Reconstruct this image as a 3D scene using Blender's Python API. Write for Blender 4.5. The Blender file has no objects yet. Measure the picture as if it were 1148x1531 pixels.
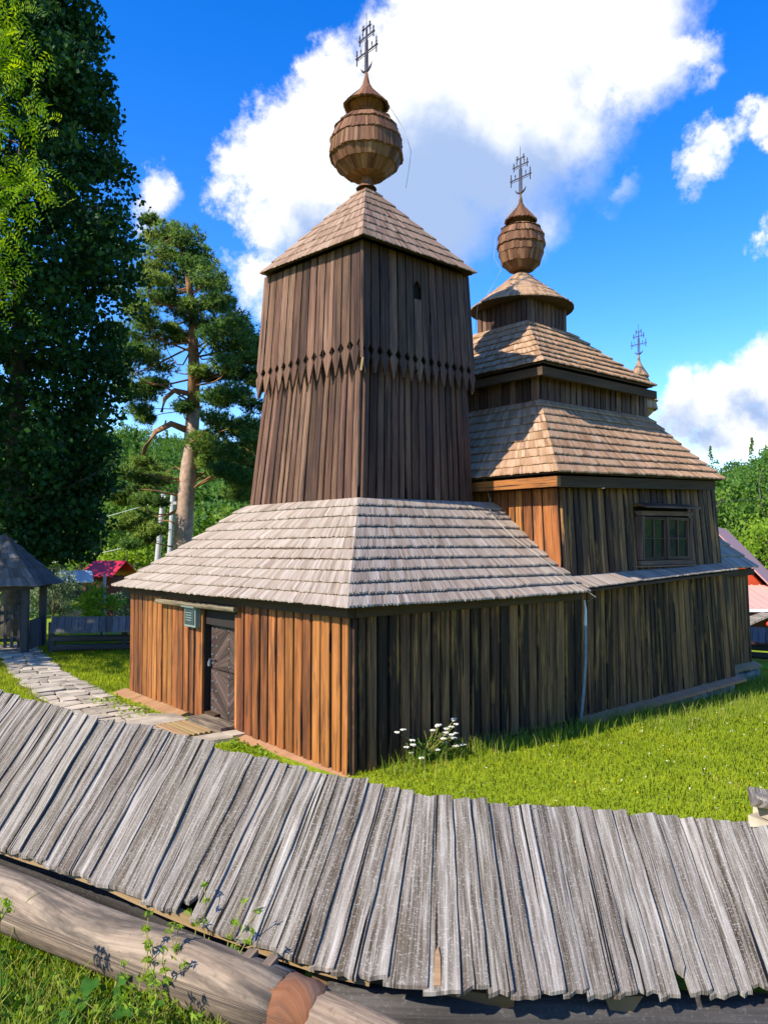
import bpy, math, random
import numpy as np
from mathutils import Vector, Matrix

rng = np.random.default_rng(11)
random.seed(5)
scene = bpy.context.scene
COL = scene.collection

# ------------------------------------------------------------------ camera, sky, sun, exposure
CAM = np.array((-6.230, -7.962, 3.007))
YAW = math.radians(49.5)      # view direction from +X (along the nave) towards +Y
PITCH = math.radians(2.266)
FH = np.array((math.cos(YAW), math.sin(YAW), 0.0))
RT = np.array((math.sin(YAW), -math.cos(YAW), 0.0))
cam_data = bpy.data.cameras.new('camera')
cam = bpy.data.objects.new('camera', cam_data)
COL.objects.link(cam)
cam.location = CAM
cam.rotation_euler = (math.pi / 2 + PITCH, 0, YAW - math.pi / 2)
cam_data.sensor_fit = 'VERTICAL'
cam_data.sensor_height = 36.0
cam_data.lens = 36.0 * 1150 / 1531
cam_data.clip_start = 0.05
cam_data.clip_end = 6000
scene.camera = cam

SUN_ELEV = math.radians(39.0)
SUN_DIR = np.array((-math.cos(SUN_ELEV) * math.cos(math.radians(3.2)),
                    math.cos(SUN_ELEV) * math.sin(math.radians(3.2)), math.sin(SUN_ELEV)))

world = bpy.data.worlds.new('World')
scene.world = world
world.use_nodes = True


def build_sky():
    nt = world.node_tree
    nt.nodes.clear()
    N = nt.nodes.new
    L = nt.links.new
    out = N('ShaderNodeOutputWorld')
    sky = N('ShaderNodeTexSky')
    sky.sky_type = 'NISHITA'
    sky.sun_disc = False
    sky.sun_elevation = SUN_ELEV
    sky.sun_rotation = math.atan2(SUN_DIR[0], SUN_DIR[1])
    sky.altitude = 600
    sky.air_density = 1.0
    sky.dust_density = 0.35
    sky.ozone_density = 2.5
    hsv = N('ShaderNodeHueSaturation')
    hsv.inputs['Saturation'].default_value = 1.42
    hsv.inputs['Hue'].default_value = 0.516
    hsv.inputs['Value'].default_value = 1.48
    L(sky.outputs[0], hsv.inputs['Color'])
    bg_sky = N('ShaderNodeBackground')
    bg_sky.inputs[1].default_value = 0.15
    L(hsv.outputs[0], bg_sky.inputs[0])
    tc = N('ShaderNodeTexCoord')
    # warped direction gives ragged cloud edges
    nz = N('ShaderNodeTexNoise')
    nz.inputs['Scale'].default_value = 5.0
    nz.inputs['Detail'].default_value = 9.0
    nz.inputs['Roughness'].default_value = 0.64
    L(tc.outputs['Generated'], nz.inputs['Vector'])
    warp = N('ShaderNodeVectorMath')
    warp.operation = 'MULTIPLY_ADD'
    sub = N('ShaderNodeVectorMath')
    sub.operation = 'SUBTRACT'
    sub.inputs[1].default_value = (0.5, 0.5, 0.5)
    L(nz.outputs['Color'], sub.inputs[0])
    warp.inputs[1].default_value = (0.19, 0.19, 0.19)
    L(sub.outputs[0], warp.inputs[0])
    L(tc.outputs['Generated'], warp.inputs[2])

    def blob_max(blobs, vec):
        prev = None
        for d, r, w in blobs:
            dist = N('ShaderNodeVectorMath')
            dist.operation = 'DISTANCE'
            dist.inputs[1].default_value = d
            L(vec, dist.inputs[0])
            ma = N('ShaderNodeMath')
            ma.operation = 'MULTIPLY_ADD'
            ma.inputs[1].default_value = -w / r
            ma.inputs[2].default_value = w
            L(dist.outputs['Value'], ma.inputs[0])
            if prev is None:
                prev = ma.outputs[0]
            else:
                mx = N('ShaderNodeMath')
                mx.operation = 'SMOOTH_MAX'
                mx.inputs[2].default_value = 0.12
                L(prev, mx.inputs[0])
                L(ma.outputs[0], mx.inputs[1])
                prev = mx.outputs[0]
        return prev

    def sky_dir(az, el):
        # compass of the site: azimuth counted from the view axis to the right, degrees
        a, e = math.radians(az), math.radians(el)
        v = (FH * math.cos(a) + RT * math.sin(a)) * math.cos(e) + np.array((0, 0, math.sin(e)))
        return tuple(v)
    clouds = CLOUDS
    m = blob_max([(sky_dir(a, e), math.radians(r), w) for a, e, r, w in clouds], warp.outputs[0])
    # scattered fair-weather clouds over the rest of the sky
    n2 = N('ShaderNodeTexNoise')
    n2.inputs['Scale'].default_value = 2.6
    n2.inputs['Detail'].default_value = 8.0
    L(tc.outputs['Generated'], n2.inputs['Vector'])
    away = N('ShaderNodeVectorMath')
    away.operation = 'DISTANCE'
    away.inputs[1].default_value = sky_dir(0, 14)
    L(tc.outputs['Generated'], away.inputs[0])
    awm = N('ShaderNodeMapRange')
    awm.inputs['From Min'].default_value = 0.72
    awm.inputs['From Max'].default_value = 1.05
    awm.inputs['To Min'].default_value = -1.0
    awm.inputs['To Max'].default_value = 0.0
    L(away.outputs['Value'], awm.inputs['Value'])
    g1 = N('ShaderNodeMath')
    g1.operation = 'MULTIPLY_ADD'
    g1.inputs[1].default_value = 4.0
    g1.inputs[2].default_value = -2.45
    L(n2.outputs['Fac'], g1.inputs[0])
    g2 = N('ShaderNodeMath')
    g2.operation = 'ADD'
    L(g1.outputs[0], g2.inputs[0])
    L(awm.outputs[0], g2.inputs[1])
    mm = N('ShaderNodeMath')
    mm.operation = 'MAXIMUM'
    L(m, mm.inputs[0])
    L(g2.outputs[0], mm.inputs[1])
    n3 = N('ShaderNodeTexNoise')
    n3.inputs['Scale'].default_value = 10.0
    n3.inputs['Detail'].default_value = 8.0
    n3.inputs['Roughness'].default_value = 0.68
    L(tc.outputs['Generated'], n3.inputs['Vector'])
    dn = N('ShaderNodeMath')
    dn.operation = 'MULTIPLY_ADD'
    dn.inputs[1].default_value = 1.25
    dn.inputs[2].default_value = -0.62
    L(n3.outputs['Fac'], dn.inputs[0])
    dens = N('ShaderNodeMath')
    dens.operation = 'ADD'
    L(mm.outputs[0], dens.inputs[0])
    L(dn.outputs[0], dens.inputs[1])
    alpha = N('ShaderNodeMapRange')
    alpha.interpolation_type = 'SMOOTHSTEP'
    alpha.inputs['From Min'].default_value = 0.02
    alpha.inputs['From Max'].default_value = 0.55
    L(dens.outputs[0], alpha.inputs['Value'])
    # grey undersides: broad dim parts plus billows
    sh = blob_max([(sky_dir(a, e), math.radians(r), w) for a, e, r, w in CLOUD_DIM], warp.outputs[0])
    n4 = N('ShaderNodeTexNoise')
    n4.inputs['Scale'].default_value = 6.5
    n4.inputs['Detail'].default_value = 6.0
    L(tc.outputs['Generated'], n4.inputs['Vector'])
    s1 = N('ShaderNodeMath')
    s1.operation = 'MULTIPLY_ADD'
    s1.inputs[1].default_value = 1.7
    s1.inputs[2].default_value = -0.80
    L(n4.outputs['Fac'], s1.inputs[0])
    s2 = N('ShaderNodeMath')
    s2.operation = 'ADD'
    L(s1.outputs[0], s2.inputs[0])
    L(sh, s2.inputs[1])
    sm = N('ShaderNodeMapRange')
    sm.interpolation_type = 'SMOOTHSTEP'
    sm.inputs['From Min'].default_value = -0.05
    sm.inputs['From Max'].default_value = 0.75
    L(s2.outputs[0], sm.inputs['Value'])
    cc = N('ShaderNodeMix')
    cc.data_type = 'RGBA'
    cc.inputs['A'].default_value = (1.0, 1.0, 1.0, 1)
    cc.inputs['B'].default_value = (0.36, 0.49, 0.76, 1)
    L(sm.outputs[0], cc.inputs['Factor'])
    bg_c = N('ShaderNodeBackground')
    bg_c.inputs[1].default_value = 0.78
    L(cc.outputs['Result'], bg_c.inputs[0])
    mix = N('ShaderNodeMixShader')
    L(alpha.outputs[0], mix.inputs[0])
    L(bg_sky.outputs[0], mix.inputs[1])
    L(bg_c.outputs[0], mix.inputs[2])
    L(mix.outputs[0], out.inputs[0])


def _ae(px, py):
    # bearing and height of a cloud, read off the photograph (degrees)
    v = FH * math.cos(PITCH) + np.array((0, 0, math.sin(PITCH)))
    u = np.array((0, 0, math.cos(PITCH))) - FH * math.sin(PITCH)
    r = v + RT * (px - 574) / 1150 + u * (765.5 - py) / 1150
    r = r / np.linalg.norm(r)
    return math.degrees(math.atan2(r @ RT, r @ FH)), math.degrees(math.asin(r[2]))


def _cl(lst):
    return [(*_ae(x, y), math.degrees(r / 1150), w) for x, y, r, w in lst]


CLOUDS = _cl([
    (640, 60, 120, 1), (790, 50, 165, 1.1), (930, 20, 105, 1), (575, 130, 74, 1), (482, 132, 58, .9), (452, 205, 80, 1),
    (432, 285, 85, 1), (380, 330, 58, .8), (372, 395, 58, .8), (560, 230, 150, 1.2), (700, 210, 170, 1.2), (835, 160, 115, .9),
    (955, 95, 80, .9), (650, 350, 130, .8), (780, 330, 85, .45), (430, 400, 70, .8), (560, 380, 120, .8), (1015, 75, 48, .75),
    (720, -30, 170, 1), (900, -90, 150, 1), (1050, 105, 26, .4), (600, 460, 90, .45), (860, 250, 60, .4),
    (238, 285, 42, .75), (212, 318, 38, .7), (270, 275, 20, .4),
    (935, 285, 26, .36), (908, 312, 24, .34),
    (1072, 205, 30, .62), (1052, 245, 32, .66), (1045, 285, 28, .62), (1056, 322, 20, .5), (1092, 188, 20, .45),
    (1146, 160, 34, .75), (1146, 345, 32, .65), (1160, 215, 36, .7), (1200, 280, 60, 1),
    (1085, 592, 56, 1), (1045, 615, 50, .9), (1130, 580, 54, 1), (1020, 645, 44, .8), (1105, 650, 64, .9), (1180, 565, 84, 1),
    (1060, 660, 54, .7),
])
CLOUD_DIM = _cl([(705, 335, 170, 1.5), (810, 280, 140, 1.3), (640, 400, 120, 1.2), (600, 310, 90, .8), (840, 205, 90, .8), (1120, 622, 60, 1.0),
                 (1050, 655, 60, .8), (215, 322, 34, .6), (915, 302, 50, .8), (470, 340, 55, .7), (760, 190, 70, .5), (650, 200, 50, .35), (1060, 300, 30, .5), (900, 120, 50, .4)])
build_sky()

sun_data = bpy.data.lights.new('sun', 'SUN')
sun_data.energy = 5.0
sun_data.angle = math.radians(0.5)
sun_data.color = (1.0, 0.94, 0.85)
sun = bpy.data.objects.new('sun', sun_data)
COL.objects.link(sun)
sun.rotation_euler = Vector(SUN_DIR).to_track_quat('Z', 'Y').to_euler()
sun.location = (-30, 5, 30)

scene.view_settings.view_transform = 'Standard'
scene.view_settings.look = 'None'
scene.view_settings.gamma = 1.0
scene.view_settings.exposure = 0.62
scene.view_settings.use_curve_mapping = False
scene.render.engine = 'CYCLES'
scene.cycles.max_bounces = 6
scene.cycles.transparent_max_bounces = 8


def W(lat, d, z=0.0):
    """a point lat metres right of and d metres in front of where the photographer stands, height z above the church sill"""
    p = CAM[:2] + lat * RT[:2] + d * FH[:2]
    return np.array((p[0], p[1], z))


# ------------------------------------------------------------------ object helpers
def link(o, parent=None):
    COL.objects.link(o)
    if parent is not None:
        o.parent = parent
    return o


def tag(o, label=None, cat=None, group=None, kind=None):
    if label:
        o['label'] = label
    if cat:
        o['category'] = cat
    if group:
        o['group'] = group
    if kind:
        o['kind'] = kind
    return o


def empty(name, label=None, cat=None, group=None, loc=(0, 0, 0)):
    o = bpy.data.objects.new(name, None)
    o.empty_display_size = 0.3
    o.location = loc
    link(o)
    return tag(o, label, cat, group)


class MB:
    """collects polygons of one part"""

    def __init__(s):
        s.v, s.f, s.uv, s.r, s.n = [], [], [], [], 0

    def add(s, verts, faces, uvs=None, rnd=0.0):
        b = s.n
        s.v.extend([tuple(map(float, p)) for p in verts])
        s.n += len(verts)
        s.r.extend([rnd] * len(verts))
        if uvs is None:
            uvs = [(p[0] + p[1], p[2]) for p in verts]
        s.uv.extend(uvs)
        s.f.extend([tuple(i + b for i in f) for f in faces])

    def hexa(s, q, off, uv=None, rnd=0.0):
        """q: four corners (left-bottom, right-bottom, right-top, left-top); off: one vector or four"""
        q = [np.asarray(p, float) for p in q]
        off = np.asarray(off, float)
        if off.ndim == 1:
            off = [off] * 4
        t = [a + b for a, b in zip(q, off)]
        w = (np.linalg.norm(q[1] - q[0]) + np.linalg.norm(q[2] - q[3])) / 2
        h = (np.linalg.norm(q[3] - q[0]) + np.linalg.norm(q[2] - q[1])) / 2
        u4 = [(0, 0), (w, 0), (w, h), (0, h)] if uv is None else uv
        s.add(q + t, [(3, 2, 1, 0), (4, 5, 6, 7), (0, 1, 5, 4), (1, 2, 6, 5), (2, 3, 7, 6), (3, 0, 4, 7)], u4 + u4, rnd)

    def box(s, c, size, rz=0.0, rnd=0.0, tilt=(0, 0)):
        c = np.asarray(c, float)
        x, y, z = [a / 2 for a in size]
        m = Matrix.Rotation(rz, 3, 'Z') @ Matrix.Rotation(tilt[0], 3, 'X') @ Matrix.Rotation(tilt[1], 3, 'Y')
        P = lambda a, b, d: np.array(m @ Vector((a, b, d))) + c
        v = [P(-x, -y, -z), P(x, -y, -z), P(x, y, -z), P(-x, y, -z), P(-x, -y, z), P(x, -y, z), P(x, y, z), P(-x, y, z)]
        lg = max(range(3), key=lambda k: size[k])
        sg = [(-x, -y, -z), (x, -y, -z), (x, y, -z), (-x, y, -z), (-x, -y, z), (x, -y, z), (x, y, z), (-x, y, z)]
        uv = [(sum(p[k] for k in range(3) if k != lg), p[lg]) for p in sg]
        s.add(v, [(3, 2, 1, 0), (4, 5, 6, 7), (0, 1, 5, 4), (1, 2, 6, 5), (2, 3, 7, 6), (3, 0, 4, 7)], uv, rnd)

    def beam(s, a, b, w, h, up=(0, 0, 1), rnd=0.0):
        a, b, up = [np.asarray(p, float) for p in (a, b, up)]
        d = b - a
        ln = np.linalg.norm(d)
        d /= ln
        sd = np.cross(d, up)
        sd /= np.linalg.norm(sd)
        u = np.cross(sd, d)
        v, uv = [], []
        for p, l in ((a, 0), (b, ln)):
            for i, j in ((-1, -1), (1, -1), (1, 1), (-1, 1)):
                v.append(p + sd * i * w / 2 + u * j * h / 2)
                uv.append(((i * w + j * h) / 2, l))
        s.add(v, [(3, 2, 1, 0), (4, 5, 6, 7), (0, 1, 5, 4), (1, 2, 6, 5), (2, 3, 7, 6), (3, 0, 4, 7)], uv, rnd)

    def tube(s, pts, rad, seg=8, rnd=0.0, caps=True, wob=0.0):
        pts = [np.asarray(p, float) for p in pts]
        if np.isscalar(rad):
            rad = [rad] * len(pts)
        v, uv, fs = [], [], []
        ln = 0
        for i, p in enumerate(pts):
            d = pts[min(i + 1, len(pts) - 1)] - pts[max(i - 1, 0)]
            d = d / (np.linalg.norm(d) + 1e-9)
            ref = np.array((0, 0, 1.0)) if abs(d[2]) < 0.9 else np.array((1.0, 0, 0))
            a = np.cross(d, ref)
            a /= np.linalg.norm(a)
            b = np.cross(d, a)
            if i:
                ln += np.linalg.norm(p - pts[i - 1])
            for k in range(seg):
                t = 2 * math.pi * k / seg
                rr = rad[i] * (1 + (random.uniform(-wob, wob) if wob else 0))
                v.append(p + (a * math.cos(t) + b * math.sin(t)) * rr)
                uv.append((t * rad[i], ln))
        for i in range(len(pts) - 1):
            for k in range(seg):
                k2 = (k + 1) % seg
                fs.append((i * seg + k, i * seg + k2, (i + 1) * seg + k2, (i + 1) * seg + k))
        if caps:
            fs.append(tuple(range(seg))[::-1])
            fs.append(tuple((len(pts) - 1) * seg + k for k in range(seg)))
        s.add(v, fs, uv, rnd)

    def poly(s, pts, off, rnd=0.0, uv=None):
        """prism from a planar outline"""
        n = len(pts)
        p0 = [np.asarray(p, float) for p in pts]
        p1 = [p + np.asarray(off, float) for p in p0]
        fs = [tuple(range(n))[::-1], tuple(range(n, 2 * n))]
        for i in range(n):
            j = (i + 1) % n
            fs.append((i, j, n + j, n + i))
        s.add(p0 + p1, fs, None if uv is None else list(uv) + list(uv), rnd)

    def mesh(s, name, mat, smooth=False):
        me = bpy.data.meshes.new(name)
        me.from_pydata(s.v, [], s.f)
        uvl = me.uv_layers.new(name='UVMap')
        idx = np.empty(len(me.loops), dtype=np.int32)
        me.loops.foreach_get('vertex_index', idx)
        uvl.data.foreach_set('uv', np.asarray(s.uv, dtype=np.float32)[idx].ravel())
        at = me.attributes.new('rnd', 'FLOAT', 'POINT')
        at.data.foreach_set('value', np.asarray(s.r, dtype=np.float32))
        if smooth:
            me.polygons.foreach_set('use_smooth', np.ones(len(me.polygons), dtype=bool))
        for m in (mat if isinstance(mat, (list, tuple)) else [mat]):
            me.materials.append(m)
        return me

    def obj(s, name, mat, parent=None, smooth=False):
        return link(bpy.data.objects.new(name, s.mesh(name, mat, smooth)), parent)


def fast_mesh(name, V, F, rnd, mat, smooth=False):
    """V (n,3); F (m,k) with k = 3 or 4; rnd per vertex"""
    me = bpy.data.meshes.new(name)
    V = np.asarray(V, np.float32)
    F = np.asarray(F, np.int32)
    k = F.shape[1]
    me.vertices.add(len(V))
    me.vertices.foreach_set('co', V.ravel())
    me.loops.add(F.size)
    me.loops.foreach_set('vertex_index', F.ravel())
    me.polygons.add(len(F))
    me.polygons.foreach_set('loop_start', np.arange(0, F.size, k, dtype=np.int32))
    me.update(calc_edges=True)
    at = me.attributes.new('rnd', 'FLOAT', 'POINT')
    at.data.foreach_set('value', np.asarray(rnd, np.float32))
    if smooth:
        me.polygons.foreach_set('use_smooth', np.ones(len(F), dtype=bool))
    me.materials.append(mat)
    return me


# ------------------------------------------------------------------ materials
def _mat(name):
    m = bpy.data.materials.new(name)
    m.use_nodes = True
    nt = m.node_tree
    nt.nodes.clear()
    return m, nt, nt.nodes.new, nt.links.new


def _rnd(nt):
    """one random number per piece: object random plus the piece's own attribute"""
    N, L = nt.nodes.new, nt.links.new
    oi = N('ShaderNodeObjectInfo')
    at = N('ShaderNodeAttribute')
    at.attribute_name = 'rnd'
    a = N('ShaderNodeMath')
    a.operation = 'ADD'
    L(oi.outputs['Random'], a.inputs[0])
    L(at.outputs['Fac'], a.inputs[1])
    f = N('ShaderNodeMath')
    f.operation = 'FRACT'
    L(a.outputs[0], f.inputs[0])
    return f.outputs[0]


def _ramp(nt, fac, stops):
    r = nt.nodes.new('ShaderNodeValToRGB')
    e = r.color_ramp.elements
    e[0].position, e[0].color = stops[0][0], (*stops[0][1], 1)
    e[1].position, e[1].color = stops[-1][0], (*stops[-1][1], 1)
    for p, c in stops[1:-1]:
        x = e.new(p)
        x.color = (*c, 1)
    nt.links.new(fac, r.inputs[0])
    return r.outputs[0]


def wood(name, grain_stops, patch=None, patch_amt=0.5, patch_lo=0.45, var=0.35, hue=0.03, gu=55, gv=2.2, bump=0.25, rough=0.8, specks=None, sw=0.75, gw=0.6, cracks=None,
         streak=(7, 0.6), patch_scale=(5, 0.8), spec=0.3):
    """weathered wood in the piece's own UV (u across, v along, metres)"""
    m, nt, N, L = _mat(name)
    r = _rnd(nt)
    uv = N('ShaderNodeUVMap')
    uv.uv_map = 'UVMap'
    mul = N('ShaderNodeMath')
    mul.operation = 'MULTIPLY'
    mul.inputs[1].default_value = 97.0
    L(r, mul.inputs[0])
    add = N('ShaderNodeVectorMath')
    add.operation = 'ADD'
    L(uv.outputs[0], add.inputs[0])
    cmb = N('ShaderNodeCombineXYZ')
    L(mul.outputs[0], cmb.inputs[0])
    L(mul.outputs[0], cmb.inputs[1])
    L(mul.outputs[0], cmb.inputs[2])
    L(cmb.outputs[0], add.inputs[1])

    def noise(su, sv, detail=5, rg=0.6):
        mp = N('ShaderNodeMapping')
        mp.inputs['Scale'].default_value = (su, sv, 1)
        L(add.outputs[0], mp.inputs[0])
        n = N('ShaderNodeTexNoise')
        n.inputs['Scale'].default_value = 1.0
        n.inputs['Detail'].default_value = detail
        n.inputs['Roughness'].default_value = rg
        L(mp.outputs[0], n.inputs['Vector'])
        return n.outputs['Fac']
    g = noise(gu, gv)
    st = noise(*streak)
    s1 = N('ShaderNodeMath')
    s1.operation = 'MULTIPLY_ADD'
    s1.inputs[1].default_value = gw
    L(g, s1.inputs[0])
    s2 = N('ShaderNodeMath')
    s2.operation = 'MULTIPLY_ADD'
    s2.inputs[1].default_value = sw
    L(st, s2.inputs[0])
    s3 = N('ShaderNodeMath')
    s3.operation = 'MULTIPLY_ADD'
    s3.inputs[1].default_value = var
    s3.inputs[2].default_value = -0.17 - var / 2 - (sw - 0.75) / 2 - (gw - 0.6) / 2
    L(r, s3.inputs[0])
    L(s3.outputs[0], s2.inputs[2])
    L(s2.outputs[0], s1.inputs[2])
    col = _ramp(nt, s1.outputs[0], grain_stops)
    if patch is not None:
        pn = noise(patch_scale[0], patch_scale[1], 4, 0.65)
        mr = N('ShaderNodeMapRange')
        mr.inputs['From Min'].default_value = patch_lo
        mr.inputs['From Max'].default_value = patch_lo + 0.2
        mr.inputs['To Max'].default_value = patch_amt
        L(pn, mr.inputs['Value'])
        mx = N('ShaderNodeMix')
        mx.data_type = 'RGBA'
        L(mr.outputs[0], mx.inputs['Factor'])
        L(col, mx.inputs['A'])
        mx.inputs['B'].default_value = (*patch, 1)
        col = mx.outputs['Result']
    if specks is not None:
        sc, amt, c = specks
        pn = noise(sc, sc, 3, 0.7)
        mr = N('ShaderNodeMapRange')
        mr.inputs['From Min'].default_value = 0.56
        mr.inputs['From Max'].default_value = 0.66
        mr.inputs['To Max'].default_value = amt
        L(pn, mr.inputs['Value'])
        mx = N('ShaderNodeMix')
        mx.data_type = 'RGBA'
        L(mr.outputs[0], mx.inputs['Factor'])
        L(col, mx.inputs['A'])
        mx.inputs['B'].default_value = (*c, 1)
        col = mx.outputs['Result']
    ck = None
    if cracks is not None:
        cu, cv, cth = cracks
        pn = noise(cu, cv, 2, 0.4)
        mr = N('ShaderNodeMapRange')
        mr.inputs['From Min'].default_value = cth + 0.022
        mr.inputs['From Max'].default_value = cth
        L(pn, mr.inputs['Value'])
        ck = mr.outputs[0]
        mx = N('ShaderNodeMix')
        mx.data_type = 'RGBA'
        L(ck, mx.inputs['Factor'])
        L(col, mx.inputs['A'])
        mx.inputs['B'].default_value = (.012, .010, .008, 1)
        col = mx.outputs['Result']
    hs = N('ShaderNodeHueSaturation')
    hm = N('ShaderNodeMath')
    hm.operation = 'MULTIPLY_ADD'
    hm.inputs[1].default_value = hue
    hm.inputs[2].default_value = 0.5 - hue / 2
    fr = N('ShaderNodeMath')
    fr.operation = 'FRACT'
    L(mul.outputs[0], fr.inputs[0])
    L(fr.outputs[0], hm.inputs[0])
    L(hm.outputs[0], hs.inputs['Hue'])
    L(col, hs.inputs['Color'])
    bs = N('ShaderNodeBsdfPrincipled')
    L(hs.outputs[0], bs.inputs['Base Color'])
    bs.inputs['Roughness'].default_value = rough
    bs.inputs['Specular IOR Level'].default_value = spec
    bp = N('ShaderNodeBump')
    bp.inputs['Strength'].default_value = bump
    bp.inputs['Distance'].default_value = 0.01
    if ck is not None:
        hh = N('ShaderNodeMath')
        hh.operation = 'SUBTRACT'
        L(g, hh.inputs[0])
        L(ck, hh.inputs[1])
        L(hh.outputs[0], bp.inputs['Height'])
    else:
        L(g, bp.inputs['Height'])
    L(bp.outputs[0], bs.inputs['Normal'])
    o = N('ShaderNodeOutputMaterial')
    L(bs.outputs[0], o.inputs[0])
    return m


def plain(name, col, rough=0.7, metal=0.0, noise_amt=0.25, scale=8.0, bump=0.1, spec=0.4):
    m, nt, N, L = _mat(name)
    tc = N('ShaderNodeTexCoord')
    n = N('ShaderNodeTexNoise')
    n.inputs['Scale'].default_value = scale
    n.inputs['Detail'].default_value = 6
    L(tc.outputs['Object'], n.inputs['Vector'])
    r = _rnd(nt)
    a = N('ShaderNodeMath')
    a.operation = 'MULTIPLY_ADD'
    a.inputs[1].default_value = 0.5
    L(r, a.inputs[0])
    b = N('ShaderNodeMath')
    b.operation = 'SUBTRACT'
    L(n.outputs['Fac'], b.inputs[0])
    b.inputs[1].default_value = 0.25
    L(b.outputs[0], a.inputs[2])
    lo = tuple(c * (1 - noise_amt) for c in col)
    hi = tuple(min(1, c * (1 + noise_amt)) for c in col)
    c = _ramp(nt, a.outputs[0], [(0.15, lo), (0.85, hi)])
    bs = N('ShaderNodeBsdfPrincipled')
    L(c, bs.inputs['Base Color'])
    bs.inputs['Roughness'].default_value = rough
    bs.inputs['Metallic'].default_value = metal
    bs.inputs['Specular IOR Level'].default_value = spec
    bp = N('ShaderNodeBump')
    bp.inputs['Strength'].default_value = bump
    bp.inputs['Distance'].default_value = 0.02
    L(n.outputs['Fac'], bp.inputs['Height'])
    L(bp.outputs[0], bs.inputs['Normal'])
    o = N('ShaderNodeOutputMaterial')
    L(bs.outputs[0], o.inputs[0])
    return m


def leafy(name, stops, trans=0.35, up=0.0, rough=0.5, patch=0.0):
    m, nt, N, L = _mat(name)
    r = _rnd(nt)
    fac = r
    if patch:
        tc = N('ShaderNodeTexCoord')
        n = N('ShaderNodeTexNoise')
        n.inputs['Scale'].default_value = patch
        n.inputs['Detail'].default_value = 4
        L(tc.outputs['Object'], n.inputs['Vector'])
        a = N('ShaderNodeMath')
        a.operation = 'MULTIPLY_ADD'
        a.inputs[1].default_value = 1.4
        a.inputs[2].default_value = -0.45
        L(n.outputs['Fac'], a.inputs[0])
        b = N('ShaderNodeMath')
        b.operation = 'MULTIPLY_ADD'
        b.inputs[1].default_value = 0.5
        L(r, b.inputs[0])
        L(a.outputs[0], b.inputs[2])
        fac = b.outputs[0]
    c = _ramp(nt, fac, stops)
    bs = N('ShaderNodeBsdfPrincipled')
    L(c, bs.inputs['Base Color'])
    bs.inputs['Roughness'].default_value = rough
    bs.inputs['Specular IOR Level'].default_value = 0.12
    tr = N('ShaderNodeBsdfTranslucent')
    hs = N('ShaderNodeHueSaturation')
    hs.inputs['Hue'].default_value = 0.485
    hs.inputs['Saturation'].default_value = 1.15
    hs.inputs['Value'].default_value = 1.3
    L(c, hs.inputs['Color'])
    L(hs.outputs[0], tr.inputs[0])
    if up:
        ge = N('ShaderNodeNewGeometry')
        sc = N('ShaderNodeVectorMath')
        sc.operation = 'MULTIPLY_ADD'
        sc.inputs[1].default_value = (1 - up,) * 3
        sc.inputs[2].default_value = (0, 0, up)
        L(ge.outputs['Normal'], sc.inputs[0])
        nm = N('ShaderNodeVectorMath')
        nm.operation = 'NORMALIZE'
        L(sc.outputs[0], nm.inputs[0])
        L(nm.outputs[0], bs.inputs['Normal'])
    mx = N('ShaderNodeMixShader')
    mx.inputs[0].default_value = trans
    L(bs.outputs[0], mx.inputs[1])
    L(tr.outputs[0], mx.inputs[2])
    o = N('ShaderNodeOutputMaterial')
    L(mx.outputs[0], o.inputs[0])
    return m


M = {}
M['russet'] = wood('oiled plank', [(0.1, (.05, .016, .006)), (0.42, (.22, .074, .017)), (0.7, (.375, .135, .030)), (1, (.50, .22, .07))],  # orange brown, for the west-facing planks
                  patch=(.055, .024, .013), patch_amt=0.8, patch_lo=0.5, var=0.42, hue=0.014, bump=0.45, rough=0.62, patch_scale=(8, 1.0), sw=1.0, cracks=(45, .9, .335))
M['umber'] = wood('dark brown plank', [(0.1, (.012, .008, .006)), (0.42, (.058, .029, .015)), (0.66, (.155, .075, .033)), (1, (.30, .15, .06))],  # darker brown with yellow patches, for the south and north planks
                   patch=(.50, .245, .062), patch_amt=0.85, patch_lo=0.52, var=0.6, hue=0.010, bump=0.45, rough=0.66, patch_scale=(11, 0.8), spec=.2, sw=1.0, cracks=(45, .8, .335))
M['tower'] = wood('dark tower plank', [(0.1, (.024, .012, .008)), (0.45, (.105, .053, .032)), (0.75, (.20, .108, .066)), (1, (.31, .195, .13))],
                  patch=(.042, .026, .024), patch_amt=0.7, patch_lo=0.5, var=0.5, hue=0.012, bump=0.45, rough=0.66, spec=.2, sw=1.0, cracks=(40, .6, .34))
M['dome'] = wood('dark red brown dome board', [(0.1, (.04, .017, .009)), (0.45, (.15, .066, .03)), (0.75, (.25, .125, .062)), (1, (.36, .22, .13))],
                 patch=(.06, .033, .022), patch_amt=0.6, patch_lo=0.52, var=0.5, hue=0.012, bump=0.4, rough=0.7, spec=.2)
M['shingle_dark'] = wood('dark shade-toned shingle', [(0.1, (.045, .038, .034)), (0.5, (.13, .115, .105)), (1, (.26, .24, .225))], var=0.4, hue=.01, gu=40, bump=.4, rough=.85, spec=.15)  # gate shelter's shade put into the tone, also on far fence caps
M['core'] = plain('dark boarding behind the planks', (.018, .013, .010), 0.9)
M['beam'] = wood('dark beam', [(0.1, (.022, .014, .009)), (0.5, (.07, .042, .025)), (1, (.14, .086, .048))], var=0.2, bump=0.3, hue=.01, spec=.15)
M['ledge'] = wood('sill board', [(0.1, (.17, .075, .03)), (0.5, (.36, .19, .085)), (1, (.48, .28, .14))], var=0.15, bump=0.2)
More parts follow.
